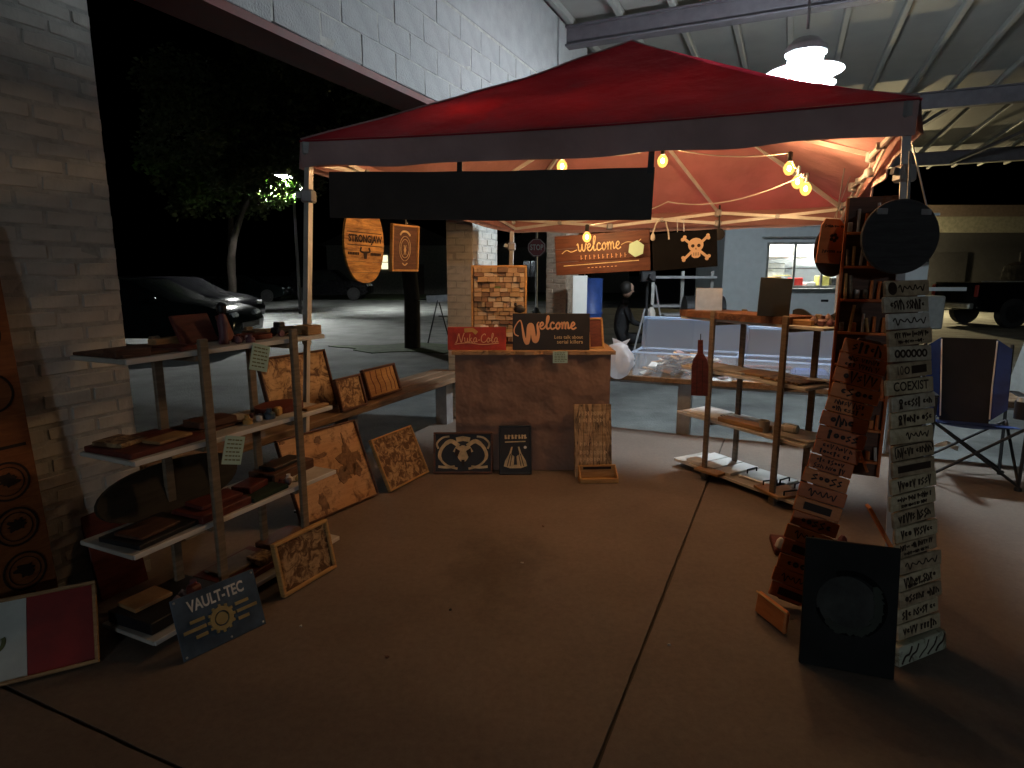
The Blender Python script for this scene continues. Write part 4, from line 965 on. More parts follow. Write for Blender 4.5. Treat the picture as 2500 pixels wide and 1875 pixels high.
b = MB(); n = 24; pts = [(-.22+.44*i/n, .055+.03*math.sin(i/n*2*math.pi*1.5+.6)) for i in range(n+1)]; b.prism(pts+[(.22, 0), (-.22, 0)], -.008, .008); b.build('rim', 'black', t)
for i, (x, y, w_, d_, m, r, lab) in enumerate(((-.30, .16, .24, .20, 'paper', 12, 'white sheet at the back of the second right shelf'), (-.10, .13, .28, .19, 'offwhite', -5, 'pale engraved board left of the middle on the second right shelf'), (.08, .17, .26, .22, 'wood', 8, 'pine board right of the middle on the second right shelf'), (.33, .14, .30, .24, 'burnfine', -4, 'burnt board at the near end of the second right shelf'))):
    slab_item(*R_, 'flat_board', lab, 'board', x, y, Z2+.0005+i*.0006, (w_, d_, .002 if m == 'paper' else .014), m, r)
for i, (x, y, w_, d_, h_, m, r, lab) in enumerate(((-.36, .15, .26, .24, .008, 'paper', 6, 'white board at the far end of the third right shelf'), (-.10, .14, .24, .22, .008, 'paper', -6, 'white board in the middle of the third right shelf'), (.05, .06, .36, .10, .03, 'woodx', 3, 'long pine board on the front of the third right shelf'), (.42, .16, .26, .26, .012, 'offwhite', 4, 'pale board at the near end of the third right shelf'))):
    slab_item(*R_, 'flat_board', lab, 'board', x, y, Z3+.0005+i*.0006, (w_, d_, h_), m, r)
t = on(*R_, 'tin_can', 'round tin with a printed label lying on the third right shelf', 'can', .30, .13, Z3+.012)
b = MB(); b.tube((0, 0, .028), (.09, .02, .028), .028, 16); b.build('can_body', 'silver', t); b = MB(); b.tube((.015, .0033, .028), (.075, .0166, .028), .0288, 16, caps=False); b.build('paper_label', 'white', t)
t = on(*R_, 'wooden_cup', 'pale wooden cup on the third right shelf', 'cup', .22, .05, Z3); MB().lathe([(.028, 0), (.034, .06), (.034, .075), (.029, .075), (.026, .02)], 16).build('cup', 'offwhite', t, True)
t = on(*R_, 'spectacles', 'dark spectacles lying on the white board of the third right shelf', 'glasses', -.16, .12, Z3+.010)
b = MB()
for s_ in (-1, 1): b.path([(s_*.028+.02*math.cos(a), .016*math.sin(a), .004) for a in (2*math.pi*i/12 for i in range(13))], .002, 5)
b.path([(-.008, 0, .004), (.008, 0, .004)], .002, 5); b.build('rim', 'black', t)
for i, (x, lab) in enumerate(((-.36, 'white plank furthest back on the lowest right shelf'), (-.22, 'middle white plank on the lowest right shelf'), (-.08, 'white plank nearest the metal tray on the lowest right shelf'))):
    slab_item(*R_, 'white_plank', lab, 'board', x, .17, Z4, (.13, .30, .022), 'white', 2, group='white planks on the lowest right shelf')
slab_item(*R_, 'rough_board', 'rough brown board sticking out in front of the lowest right shelf', 'board', -.14, -.03, Z4+.0005, (.20, .10, .018), 'wood', 8)
def tray(label, x, y, z, w_, d_, m, rot=0):
    t = on(*R_, 'serving_tray', label, 'tray', x, y, z, rot); MB().bevbox((0, 0, .010), (w_, d_, .018), .003).build('base', m, t)
    for s_ in (-1, 1):
        b = MB(); b.path([(s_*w_*.42, -.05, .018), (s_*w_*.42, -.05, .045), (s_*w_*.42, .05, .045), (s_*w_*.42, .05, .018)], .005, 6); b.build('handle', 'blackmetal', t)
tray('grey metal serving tray with black handles on the lowest right shelf', .16, .20, Z4, .30, .24, 'silver', 4)
tray('honey wood serving tray with black handles at the near end of the lowest right shelf', .36, .07, Z4, .24, .22, 'wood', -14)
tray('pale serving tray with black handles behind the honey wood one', .48, .24, Z4, .24, .18, 'offwhite', 10)
t = thing('bottle_board', 'dark red bottle shaped board hanging from the shelf post', 'board', (1.275, 4.10, .62), (0, R(-2), R(-25)))
MB().prism([(-.055, 0), (.055, 0), (.055, .20), (.045, .25), (.018, .29), (.016, .38), (-.016, .38), (-.018, .29), (-.045, .25), (-.055, .20)], 0, .016).build('board', 'darkred', t)
b = MB()
for x in (-.018, .018): b.ribbon([(x, .01), (x, .24)], .003, -.001, .001)
b.build('groove', 'ink', t); MB().path([(0, .008, .37), (0, .012, .42)], .003, 6).build('cord', 'black', t)

# ================================================================== TOTES ON THE BACK BENCH
def tote(label, c, yaw, w_, d_, h_, lidh, lean, fill):
    t = thing('clear_tote', label, 'storage box', c, (0, 0, R(yaw)))
    b = MB(); e = .004
    for s_ in (-1, 1): b.box((s_*(w_/2-e), 0, h_/2), (.006, d_-.006, h_)); b.box((0, s_*(d_/2-e), h_/2), (w_, .006, h_))
    b.box((0, 0, .004), (w_-.012, d_-.012, .006)); b.build('tub', 'tote', t)
    b = MB()
    for s_ in (-1, 1): b.bevbox((s_*w_/2, 0, h_), (.022, d_+.03, .014), .004); b.bevbox((0, s_*d_/2, h_+.001), (w_+.03, .022, .014), .004)
    b.build('rim', 'totelid', t)
    # lid standing up behind it
    b = MB(); m = Matrix.Translation((0.02, d_/2+.025, .03)) @ Matrix.Rotation(R(-lean), 4, 'X'); b.bevbox((0, 0, lidh/2), (w_+.06, .012, lidh), .005, m)
    for x in (-w_/2, w_/2): b.bevbox((x, -.012, lidh/2), (.025, .02, lidh-.02), .006, m)
    b.bevbox((0, -.012, lidh-.016), (w_, .02, .022), .006, m); b.box((0, -.010, lidh*.30), (w_-.05, .008, .02), m); b.box((0, -.012, lidh*.62), (.012, .01, lidh*.6), m); b.box((0, -.010, lidh*.45), (w_-.05, .008, .012), m); b.build('lid', 'totelid', t)
    return t
def bench_pt(u, v): p = BW(u, v); return (p.x, p.y, .491)
tote('large clear tote full of small wooden pieces, its lid standing behind', bench_pt(-.83, 5.87), -24, .92, .36, .22, .50, 8, 0)
tote('clear tote with dark boards and a blue bundle, nearest the right shelf end', bench_pt(.05, 5.87), -24, .76, .36, .20, .44, 10, 0)
for i, (x, y, z, w_, d_, r, lab) in enumerate(((.28, .20, Z3+.016, .14, .10, 20, 'loose white card on the third right shelf'), (-.42, .10, Z2+.004, .12, .16, -15, 'loose white card at the far end of the second right shelf'), (.46, .22, Z2+.018, .14, .09, 25, 'loose white card at the near end of the second right shelf'), (.10, .26, Z3+.004, .16, .08, -8, 'narrow white card at the back of the third right shelf'))):
    slab_item(*R_, 'white_card', lab, 'card', x, y, z, (w_, d_, .003), 'paper', r)
qq = random.Random(31); pal = ['wood', 'darkred', 'offwhite', 'honey', 'paper', 'stone', 'walnut', 'burnfine']
for i in range(84):
    ly = i//14; sp_ = 1-.09*ly; uu = -.83+qq.uniform(-.36, .36)*sp_; vv = 5.87+qq.uniform(-.12, .12)*sp_; p = bench_pt(uu, vv); z = .507+.034*ly+qq.uniform(0, .012)
    t = thing('wooden_piece', 'small wooden cut out piece heaped in the large clear tote', 'wood piece', (p[0], p[1], z), (qq.uniform(-.3, .3), qq.uniform(-.3, .3), qq.uniform(0, 3)), 'wooden pieces in the large tote')
    MB().bevbox((0, 0, 0), (qq.uniform(.09, .19), qq.uniform(.05, .09), .014), .003).build('piece', qq.choice(pal), t)
for i, (uu, vv, z, dims, m, r, lab) in enumerate(((-.14, 5.90, .60, (.42, .07, .02), 'darkred', -14, 'dark red board across the second clear tote'), (.10, 5.93, .59, (.40, .06, .018), 'walnut', -26, 'walnut board across the second clear tote'), (.22, 5.84, .50, (.30, .20, .12), 'bluebarrel', -20, 'blue folded bundle inside the second clear tote'))):
    p = bench_pt(uu, vv); t = thing('stored_board' if i < 2 else 'blue_bundle', lab, 'board' if i < 2 else 'bundle', (p[0], p[1], z), (0, 0, R(r))); MB().bevbox((0, 0, dims[2]/2), dims, .003 if i < 2 else .03).build('body', m, t)
for i, (uu, vv, dims, m, r, lab) in enumerate(((-.52, 5.74, (.26, .13, .004), 'paper', -14, 'white paper sheet on the back bench between the totes'), (-.25, 5.70, (.30, .07, .012), 'wood', -20, 'pine offcut on the front edge of the back bench'), (.12, 5.69, (.42, .06, .014), 'honey', -26, 'long honey board on the front edge of the back bench'))):
    p = bench_pt(uu, vv); t = thing('loose_sheet' if i == 0 else 'loose_board', lab, 'paper' if i == 0 else 'board', p, (0, 0, R(r))); MB().bevbox((0, 0, dims[2]/2), dims, .002).build('sheet' if i == 0 else 'board', m, t)

# ================================================================== RIGHT HAND SIGN COLUMNS
ORD = ['topmost', 'second from the top', 'third from the top', 'fourth from the top', 'fifth from the top', 'sixth from the top', 'seventh from the top', 'eighth from the top', 'ninth from the top', 'tenth from the top', 'eleventh from the top', 'twelfth from the top', 'tenth from the bottom', 'ninth from the bottom', 'eighth from the bottom', 'seventh from the bottom', 'sixth from the bottom', 'fifth from the bottom', 'fourth from the bottom', 'third from the bottom', 'second from the bottom', 'lowest']
WW = [wood('whitewash_%s' % n, c1, c2, stretch=(1, 6, 6), burn=bn, bscale=11, bt=.58, bw=.14) for n, c1, c2, bn in (('grey', (.42, .36, .27), (.62, .56, .45), (.20, .14, .09)), ('cream', (.50, .41, .26), (.70, .60, .42), (.26, .17, .09)), ('brown', (.36, .27, .17), (.58, .46, .31), (.14, .085, .05)), ('white', (.60, .58, .53), (.78, .76, .71), (.34, .29, .23)))]
OW = [wood('orange_sign_%s' % n, c1, c2, stretch=(1, 6, 6), burn=(.20, .07, .03), bscale=8, bt=.68, bw=.12) for n, c1, c2 in (('a', (.52, .135, .035), (.68, .21, .06)), ('b', (.58, .17, .045), (.72, .25, .075)), ('c', (.44, .105, .028), (.60, .17, .05)))]
def scribble(b, x0, x1, z, hh, q, y=-.002, style=0):
    """the unreadable dark print of a small sign"""
    if style == 0:
        x = x0; lw = max(.003, hh*.2); wl = q.randrange(3, 7)
        while x < x1:
            l = hh*q.uniform(.38, .62); k = q.randrange(6); h2 = hh*q.choice((.5, .5, .36, .36, .62)); wl -= 1
            if k == 0: b.ring(x+l/2, z, max(.001, l*.42-lw), l*.5, y-.001, y+.002, 9)
            elif k == 1: b.ribbon([(x, z-h2), (x+l*.1, z+h2), (x+l*.9, z-h2*.2), (x+l, z-h2)], lw, y-.001, y+.002)
            elif k == 2: b.ribbon([(x+l*.8, z+h2*.8), (x+l*.1, z+h2*.3), (x+l*.8, z-h2*.3), (x, z-h2*.9)], lw, y-.001, y+.002)
            elif k == 3: b.ribbon([(x, z+h2), (x+l*.45, z-h2), (x+l*.9, z+h2)], lw, y-.001, y+.002)
            elif k == 4: b.ribbon([(x+l*.4, z-h2), (x+l*.4, z+h2)], lw*1.3, y-.001, y+.002); b.ribbon([(x, z+h2*.6), (x+l*.8, z+h2*.6)], lw, y-.0012, y+.002)
            else: b.ring(x+l/2, z, max(.001, l*.42-lw), l*.5, y-.001, y+.002, 9, R(40), R(330))
            x += l+hh*.12
            if wl == 0: x += hh*.4; wl = q.randrange(3, 7)
    elif style == 1: b.box(((x0+x1)/2, y, z), (x1-x0, .003, hh*.8))
    elif style == 2:
        n = max(2, int((x1-x0)/.028))
        for i in range(n): cx = x0+(x1-x0)*(i+.5)/n; b.ring(cx, z, hh*.28, hh*.5, y-.001, y+.002, 12)
    else: b.ribbon(smooth_path([(x0+(x1-x0)*i/14, z+hh*.5*math.sin(i*2.3)*(.6+.4*math.sin(i))) for i in range(15)], 4), .004, y-.001, y+.002)
# white column
t = thing('sign_column_board', 'dark backing plank that carries the column of whitewashed signs', 'board')
cb, ct = Vector((1.585, 2.155, .0)), Vector((1.50, 2.36, 1.42)); ax = Vector((.245, .115, 0)).normalized()
Wc, Hc = axes(t, cb-ax*.085, cb+ax*.085, ct-ax*.085); CM = t.matrix_world.copy(); MB().bevbox((0, .022, Hc/2), (.17, .02, Hc), .003).build('board', 'walnut', t)
q = random.Random(77); n = 22; step = (Hc-.075)/n
for k in range(n):
    z = Hc-step*(k+.5); w_ = .262 if k not in (0, 6, 10) else (.25, .27, .25)[(0, 6, 10).index(k)]; m = WW[[2, 0, 3, 2, 0, 2, 1, 0, 1, 1, 2, 2, 1, 1, 2, 1, 2, 2, 1, 2, 1, 1][k]]
    lab = 'whitewashed wooden sign %s in the right hand column' % ORD[k]
    if k == 6: lab = 'cream sign with bold row of symbol letters, %s in the right column' % ORD[k]
    if k == 5: lab = 'sign with number, oval and dark bar, %s in right column' % ORD[k]
    t = thing('small_wooden_sign', lab, 'sign', group='whitewashed signs of the right column')
    t.matrix_world = CM @ Matrix.Translation((q.uniform(-.013, .013), -.004*(k % 2)-q.uniform(0, .004), z-step/2)) @ Matrix.Rotation(R(q.uniform(-1.8, 1.8)), 4, 'Y')
    MB().bevbox((0, .006, step/2), (w_*q.uniform(.94, 1.03), .014, step*.94), .003).build('board', m, t)
    b = MB(); zc = step*.5
    if k == 6: letters('COEXIST', .03, 'ink', t, 0, zc, bold=.02, fitw=.21, fith=.036)
    elif k == 5: letters('10', .03, 'ink', t, -.07, zc, fith=.034, fitw=.034); b.ring(-.028, zc, .010, .015, -.003, 0, 14); b.box((.045, -.001, zc), (.09, .003, .030)); b.build('burnt_print', 'ink', t)
    else:
        st = (3, 0, 3, 0, 2, 0, 0, 0, 0, 3, 0, 1, 0, 0, 0, 0, 0, 3, 0, 0, 0, 0)[k]; x0 = -.06 if k in (0, 7, 8) else -.10
        scribble(b, x0+(.06 if k in (9,) else 0), .095, zc+(.011 if k in (3, 13, 16) else 0), .032 if k not in (3, 13, 16) else .019, q, style=st)
        if k in (3, 13, 16, 18): scribble(b, -.08, .07, zc-.015, .012, q)
        if k == 0: b.ring(-.095, zc, 0, .024, -.004, 0, 14)
        if k in (7, 8): b.ring(-.08, zc+.008, .004, .011, -.003, 0, 10); b.prism([(-.09, zc-.02), (-.07, zc-.02), (-.076, zc), (-.084, zc)], -.003, 0)
        if k == 10: b.ribbon(smooth_path([(-.11, zc-.02), (-.115, zc+.015), (-.09, zc+.024), (.09, zc+.024), (.11, zc)]), .004, -.003, 0)
        b.build('burnt_print', 'ink', t)
t = thing('carved_block', 'pale green white carved block at the foot of the sign column', 'block')
axes(t, (1.44, 2.055, .002), (1.70, 2.175, .002), (1.437, 2.065, .075)); MB().bevbox((0, .02, .037), (.285, .04, .074), .004).build('block', wood('pale_block', (.42, .44, .33), (.62, .64, .52), stretch=(1, 4, 4), burn=(.12, .10, .06), bscale=12, bt=.58), t)
b = MB()
for x in (-.13, -.09, -.03, .02, .07): b.ribbon(smooth_path([(x, .010), (x+.02, .022+.1*abs(x)), (x+.045, .040), (x+.06, .066)]), .004+.03*abs(x+.03), -.002, .001)
b.build('carved_line', 'ink', t)
# orange column
t = thing('sign_column_board', 'dark backing plank that carries the leaning column of orange signs', 'board')
Wo, Ho = lean_axes(t, (1.205, 2.46, .03), (1.535, 2.62, 1.165), (1, -.35, 0), .1); OMX = t.matrix_world.copy(); MB().bevbox((0, .024, Ho/2), (.09, .02, Ho), .003).build('board', 'walnut', t)
n = 18; step = Ho*.985/n; OR2 = ORD[:9]+ORD[13:]
for k in range(n):
    z = Ho*.99-step*(k+1)
    t = thing('small_wooden_sign', 'orange wooden sign %s in the leaning column' % OR2[k], 'sign', group='orange signs of the leaning column')
    t.matrix_world = OMX @ Matrix.Translation((q.uniform(-.006, .006), -.002*(k % 2), z)) @ Matrix.Rotation(R(q.uniform(-1.5, 1.5)), 4, 'Y')
    MB().bevbox((0, .008, step/2), (q.uniform(.175, .195), .014, step*.95), .003).build('board', OW[q.randrange(3)], t)
    b = MB(); two = k in (1, 4, 7, 8)
    if two: scribble(b, -.06, .055, step*.71, step*.34, q); scribble(b, -.065, .055, step*.29, step*.34, q)
    else: scribble(b, -.055, .055, step*.5, step*.62, q, style=0 if k < 10 else (0, 3, 1)[k % 3] if k % 3 else 0)
    b.build('burnt_print', 'ink', t)
t = thing('wood_offcut', 'small rounded wooden piece standing at the foot of the orange column', 'block')
axes(t, (1.045, 2.44, .003), (1.095, 2.26, .003), (1.055, 2.445, .10)); MB().bevbox((0, .012, .05), (.19, .024, .10), .012).build('body', OW[1], t); MB().bevbox((0, -.004, .096), (.185, .008, .008), .003).build('pale_edge', 'honey', t)
# dark moon picture
t = stand('moon_picture', 'black board with a raised crescent and moon disc leaning on the sign columns', 'picture', (1.227, 2.034, 0), -18.9, 12, th=.02)
plain(t, .312, .47, mat('soot_black', (.017, .018, .018), .8, var=.4, scale=4, spec=.15), .02); b = MB()
b.ring(0, .245, .104, .124, -.003, .001, 40, R(-60), R(115)); b.ring(0, .245, .103, .115, -.003, .001, 40, R(195), R(285)); b.build('crescent', mat('matt_black', (.003, .003, .003), .8, spec=.1), t)
MB().ring(-.010, .245, 0, .100, -.002, .001, 40).build('moon_disc', mat('charcoal_moon', (.048, .050, .048), .8, var=.45, scale=9, spec=.15), t)
b = MB(); qq = random.Random(4)
for i in range(16):
    a = R(-130+11*i); r = .095+.012*qq.random(); blotch(b, r*math.cos(a), .245+r*math.sin(a), .018, 90+i, -.0032-.0001*i, 8)
b.build('shrub_outline', mat('dark_green_relief', (.022, .028, .020), .7, var=.5), t)
# hanging dark discs
t = thing('round_plaque', 'big dark round plaque hanging from the tent corner, seen from behind', 'plaque', (1.692, 2.75, 1.60), (0, 0, R(8)))
MB().lathe([(.001, -.012), (.178, -.012), (.186, -.006), (.186, .006), (.178, .012), (.001, .012)], 48, Matrix.Rotation(R(90), 4, 'X') @ Matrix.Diagonal((1, .86, 1, 1))).build('disc', wood('charcoal_board', (.026, .026, .028), (.05, .05, .053), stretch=(1, 7, 7), rough=.75), t)
b = MB(); b.bar((.02, 0, .15), (.02, .02, .36), .012, .004); b.bar((.115, 0, .12), (.03, .03, .40), .010, .004); b.build('strap', 'greytube', t)
b = MB()
for x in (-.11, .10): b.bevbox((x, -.016, .105), (.05, .006, .025), .003)
b.build('hanger_plate', 'greytube', t)
t = thing('round_plaque', 'smaller dark round plaque half hidden behind the orange hanging sign', 'plaque', (1.645, 3.22, 1.56), (0, 0, R(5)))
MB().lathe([(.001, -.008), (.10, -.008), (.105, 0), (.10, .008), (.001, .008)], 36, Matrix.Rotation(R(90), 4, 'X') @ Matrix.Diagonal((1, 1.3, 1, 1))).build('disc', 'darkboard', t); MB().tube((0, 0, .13), (.02, 0, .40), .003, 6).build('cord', 'offwhite', t)
t = thing('hanging_tag_sign', 'orange wooden tag sign with a dark flower mark hanging beside the big plaque', 'sign')
axes(t, (1.515, 3.12, 1.495), (1.630, 3.12, 1.488), (1.508, 3.12, 1.715)); MB().prism([(-.058, 0), (.058, 0), (.056, .19), (.03, .215), (-.04, .215), (-.056, .18)], 0, .010).build('board', OW[0], t)
b = MB()
for i in range(5): b.ring(.012+.014*math.cos(R(72*i)), .125+.014*math.sin(R(72*i)), 0, .009, -.003, .001, 8)
scribble(b, -.035, .05, .058, .018, q); scribble(b, -.04, .05, .18, .014, q); b.build('burnt_print', 'ink', t); MB().tube((0, .005, .21), (.05, .005, .42), .002, 5).build('cord', 'offwhite', t)
# trinket rack between the columns
t = thing('trinket_rack', 'tall narrow wooden rack hung with pens and small ornaments at the tent corner', 'rack')
Wr, Hr = axes(t, (1.600, 3.05, .44), (1.830, 2.93, .44), (1.640, 3.05, 1.80)); MB().bevbox((0, .012, Hr/2), (Wr, .016, Hr), .003).build('back_panel', 'walnut', t)
for x in (-Wr/2+.008, Wr/2-.008): MB().bevbox((x, -.006, Hr/2), (.014, .03, Hr-.01), .003).build('side_rail', OW[2], t)
nl = 8
for k in range(nl):
    z = .08+(Hr-.25)*k/(nl-1); MB().bevbox((0, -.018, z), (Wr-.032, .04, .012), .002).build('ledge', OW[k % 3], t)
    for j in range(8):
        x = -Wr*.38+Wr*.76*j/7+q.uniform(-.006, .006); hh = q.uniform(.07, .14); kind = q.randrange(3); b = MB()
        if kind < 2: b.tube((x, -.028, z+.008), (x+q.uniform(-.012, .012), -.010, z+hh), .0075, 8)
        else: b.bevbox((x, -.018, z+.03), (.022, .014, .045), .004)
        b.build('ornament', q.choice(['wood', 'silver', OW[0], 'offwhite', OW[1], 'greywood', 'honey']), t)
for a, b2 in (((-.03, -.03, .02), (.03, -.03, .14)), ((.03, -.032, .14), (.075, -.032, .03))): MB().bar(a, b2, .012, .012).build('stick', OW[1], t)
t = thing('wood_strip', 'orange pine strip leaning low behind the sign columns', 'board'); b = MB(); b.bar((1.70, 2.78, .35), (1.90, 2.74, .01), .05, .014); b.build('strip', OW[1], t)
# little stand behind the orange column
t = thing('floor_tray', 'dark red tray with small white and dark ornaments on the floor behind the orange column', 'tray', (1.58, 3.02, 0), (0, 0, R(-15))); MB().bevbox((0, 0, .02), (.40, .20, .035), .006).build('base', 'darkred', t)
for x, y, m in ((-.17, -.07, 'white'), (.06, .0, 'black'), (.12, -.05, 'white'), (.15, .05, 'purple')): MB().lathe([(.02, .037), (.028, .045), (.02, .075), (.008, .09)], 10, Matrix.Translation((x, y, 0))).build('ornament', m, t, True)

# ================================================================== CAMP CHAIR
t = thing('camp_chair', 'folding camp chair with black back and blue sides at the right', 'chair', (3.26, 4.26, 0), (0, 0, R(-24)))
w_ = .27
def cloth_patch(nm, m, quad, bulge, th=.006, n=8):
    a, b_, c_, d_ = (Vector(p) for p in quad); vs = []; fs = []
    nrm = (b_-a).cross(d_-a).normalized()
    for s_ in (0, 1):
        for j in range(n+1):
            for i in range(n+1):
                u_, v_ = i/n, j/n; p = a.lerp(b_, u_).lerp(d_.lerp(c_, u_), v_); vs.append(p+nrm*(bulge*math.sin(math.pi*u_)*math.sin(math.pi*v_)+s_*th))
    k = (n+1)**2
    for j in range(n):
        for i in range(n):
            q0 = j*(n+1)+i; fs += [(q0, q0+1, q0+n+2, q0+n+1), (k+q0, k+q0+n+1, k+q0+n+2, k+q0+1)]
    b = MB(); b.add(vs, fs); return b.build(nm, m, t, True)
cloth_patch('seat', 'blue', ((-.25, -.24, .42), (.25, -.24, .42), (.23, .15, .36), (-.23, .15, .36)), -.03)
bk = cloth_patch('backrest', 'hoodie', ((-.15, .15, .36), (.15, .15, .36), (.17, .30, .965), (-.17, .30, .965)), -.03)
for s_ in (-1, 1):
    cloth_patch('side_panel', 'blue', ((s_*.15, .15, .38), (s_*.245, .13, .48), (s_*.26, .27, .90), (s_*.17, .30, .965)), 0)
    MB().path([(s_*.15, .135, .40), (s_*.155, .20, .62), (s_*.17, .285, .955)], .005, 6).build('piping', 'white', bk)
    MB().tube((s_*.26, -.24, .02), (s_*.26, -.24, .60), .011).build('front_upright', 'blackmetal', t)
    MB().tube((s_*.25, .14, .02), (s_*.265, .30, .93), .011).build('back_upright', 'blackmetal', t)
    MB().tube((s_*.26, -.24, .03), (-s_*.25, -.23, .42), .010).build('cross_leg', 'blackmetal', t)
    MB().tube((s_*.26, -.24, .04), (s_*.25, .15, .40), .010).build('cross_leg', 'blackmetal', t)
    MB().tube((s_*.25, .15, .04), (-s_*.25, .15, .40), .010).build('cross_leg', 'blackmetal', t)
    MB().bevbox((s_*.275, -.05, .61), (.06, .42, .012), .005).build('armrest', 'blackmetal', t)
    for y in (-.24, .14): MB().lathe([(.022, 0), (.022, .02), (.012, .03)], 10, Matrix.Translation((s_*.26, y, 0))).build('foot', 'black', t)
MB().lathe([(.038, .48), (.042, .60), (.038, .60), (.034, .49)], 14, Matrix.Translation((.235, -.17, 0))).build('cup_holder', 'black', t, True)
t = thing('drink_can', 'silver drink can in the cup holder of the camp chair', 'can', (3.405, 4.01, .50)); MB().lathe([(.022, 0), (.030, .008), (.031, .11), (.026, .122), (.026, .126)], 16).build('can_body', 'silver', t, True)

# ================================================================== BEYOND THE SLAB
for i, (x, y, r, lab) in enumerate(((4.75, 6.7, 20, 'crumpled white paper lying on the asphalt right of the camp chair'), (4.92, 6.55, 60, 'smaller scrap of white paper beside the crumpled one'), (3.62, 4.95, -30, 'white paper scrap on the slab under the camp chair'))):
    z = -.135 if i < 2 else .004
    t = thing('paper_scrap', lab, 'litter', (x, y, z), (R(4), R(5), R(r))); b = MB(); b.add([(-.09, -.04, 0), (0, -.05, .03), (.08, -.03, 0), (.09, .04, .02), (0, .05, .05), (-.08, .04, 0)], [(0, 1, 4, 5), (1, 2, 3, 4)]); b.build('sheet', 'paper', t)
for i, (x, y, r, m, lab) in enumerate(((.052, 2.894, .014, 'offwhite', 'tiny pale pebble near the middle of the floor'), (-.268, 2.455, .012, 'black', 'dark speck of bark left of the floor joint'), (-.478, 2.122, .016, 'walnut', 'small dry leaf on the floor in front'), (-.876, 2.329, .010, 'offwhite', 'pale crumb on the floor near the steel sign'), (.18, 3.35, .014, 'walnut', 'dry leaf bit on the floor before the counter'), (.62, 2.2, .010, 'offwhite', 'white crumb beside the floor joint'), (1.9, 1.9, .012, 'walnut', 'small dark leaf bit right of the sign column'))):
    t = thing('floor_debris', lab, 'debris', (x, y, .001), (0, 0, i*1.3)); MB().flat([(.55*r*(1+.4*math.sin(2.3*k+i))*math.cos(k*.785), .38*r*(1+.3*math.cos(k*1.9+i))*math.sin(k*.785)) for k in range(8)], 0, .004+.002*(i % 2)).build('bit', m, t)
# concrete footing with bollard at right edge
t = thing('concrete_footing', 'tapered concrete footing at the right edge behind the camp chair', 'footing', (6.42, 7.0, -.14)); MB().box((0, 0, .46), (.80, .80, .90), None, .72).build('block', 'concretebase', t); MB().box((0, 0, .02), (.9, .9, .05)).build('base', 'concretebase', t)
t = thing('bollard', 'short yellow bollard in front of the concrete footing', 'bollard', (5.60, 6.52, -.14)); MB().lathe([(.03, 0), (.03, .46), (.02, .49), (.002, .50)], 14).build('post', 'yellowpaint', t, True); MB().lathe([(.05, 0), (.05, .01), (.03, .02)], 14).build('base', 'steel', t)
# white sheet and blue drum by the far pier
t = thing('leaning_board', 'white blank board leaning on the far brick pier', 'board', (.90, 8.22, -.14)); MB().bevbox((0, .012, .77), (.19, .012, 1.54), .003).build('board', 'paper', t)
t = thing('blue_drum', 'tall blue drum standing right of the white leaning board', 'drum', (1.12, 9.0, -.14)); MB().lathe([(.02, 0), (.19, .01), (.20, .05), (.19, .48), (.205, .50), (.19, .52), (.19, .98), (.205, 1.0), (.19, 1.02), (.19, 1.47), (.20, 1.49), (.17, 1.50)], 24).build('shell', 'bluebarrel', t, True)

# food truck
FT = thing('food_truck', 'white food truck with a lit serving window behind the stall', 'truck', (6.72, 13.3, -.14), (0, 0, R(-1)))
x0, x1, zt = -2.22, 2.10, 2.75; wx0, wx1, wz0, wz1 = -1.30, .46, 1.28, 2.18
b = MB()
b.box(((x0+wx0)/2, 0, (zt+.62)/2), (wx0-x0, .05, zt-.62)); b.box(((wx1+x1)/2, 0, (zt+.62)/2), (x1-wx1, .05, zt-.62)); b.box(((wx0+wx1)/2, 0, (.62+wz0)/2), (wx1-wx0, .05, wz0-.62)); b.box(((wx0+wx1)/2, 0, (wz1+zt)/2), (wx1-wx0, .05, zt-wz1)); b.build('side_wall', 'truck', FT)
b = MB(); b.box((0, 2.1, (zt+.62)/2), (x1-x0, .05, zt-.62)); b.box((x0+.025, 1.05, (zt+.62)/2), (.05, 2.05, zt-.62)); b.box((x1-.025, 1.05, (zt+.62)/2), (.05, 2.05, zt-.62)); b.build('body_wall', 'truck', FT)
MB().box((0, 1.05, zt+.02), (x1-x0+.06, 2.2, .05)).build('roof', 'truck', FT); MB().box((0, 1.05, .60), (x1-x0, 2.1, .06)).build('floor_pan', 'blackmetal', FT)
b = MB()
for xx in (wx0, -.73, -.14, wx1): b.box((xx, -.03, (wz0+wz1)/2), (.045, .03, wz1-wz0+.05))
for zz in (wz0, wz1): b.box(((wx0+wx1)/2, -.03, zz), (wx1-wx0+.045, .028, .045))
b.box(((wx0+wx1)/2, -.028, 1.66), (wx1-wx0, .02, .018)); b.build('window_frame', 'silver', FT)
MB().box(((wx0+wx1)/2, -.16, wz0-.05), (wx1-wx0, .28, .03)).build('serving_shelf', 'silver', FT)
MB().box((-.2, .9, 2.66), (2.6, .22, .04)).build('strip_light', 'truckglow', FT)
MB().box((-.4, 1.7, 1.9), (2.8, .3, .03)).build('wall_shelf', 'white', FT); MB().box((-.4, .35, 1.2), (2.4, .4, .05)).build('counter', 'silver', FT)
b = MB(); b.bevbox((-.02, -.03, .98), (.16, .02, .05), .01); b.build('latch', 'black', FT)
b = MB(); b.box((0, -.028, 2.52), (x1-x0, .01, .02)); b.build('trim_strip', 'silver', FT)
MB().box((-.55, -.12, 2.30), (1.8, .20, .025)).build('awning_rail', 'silver', FT)
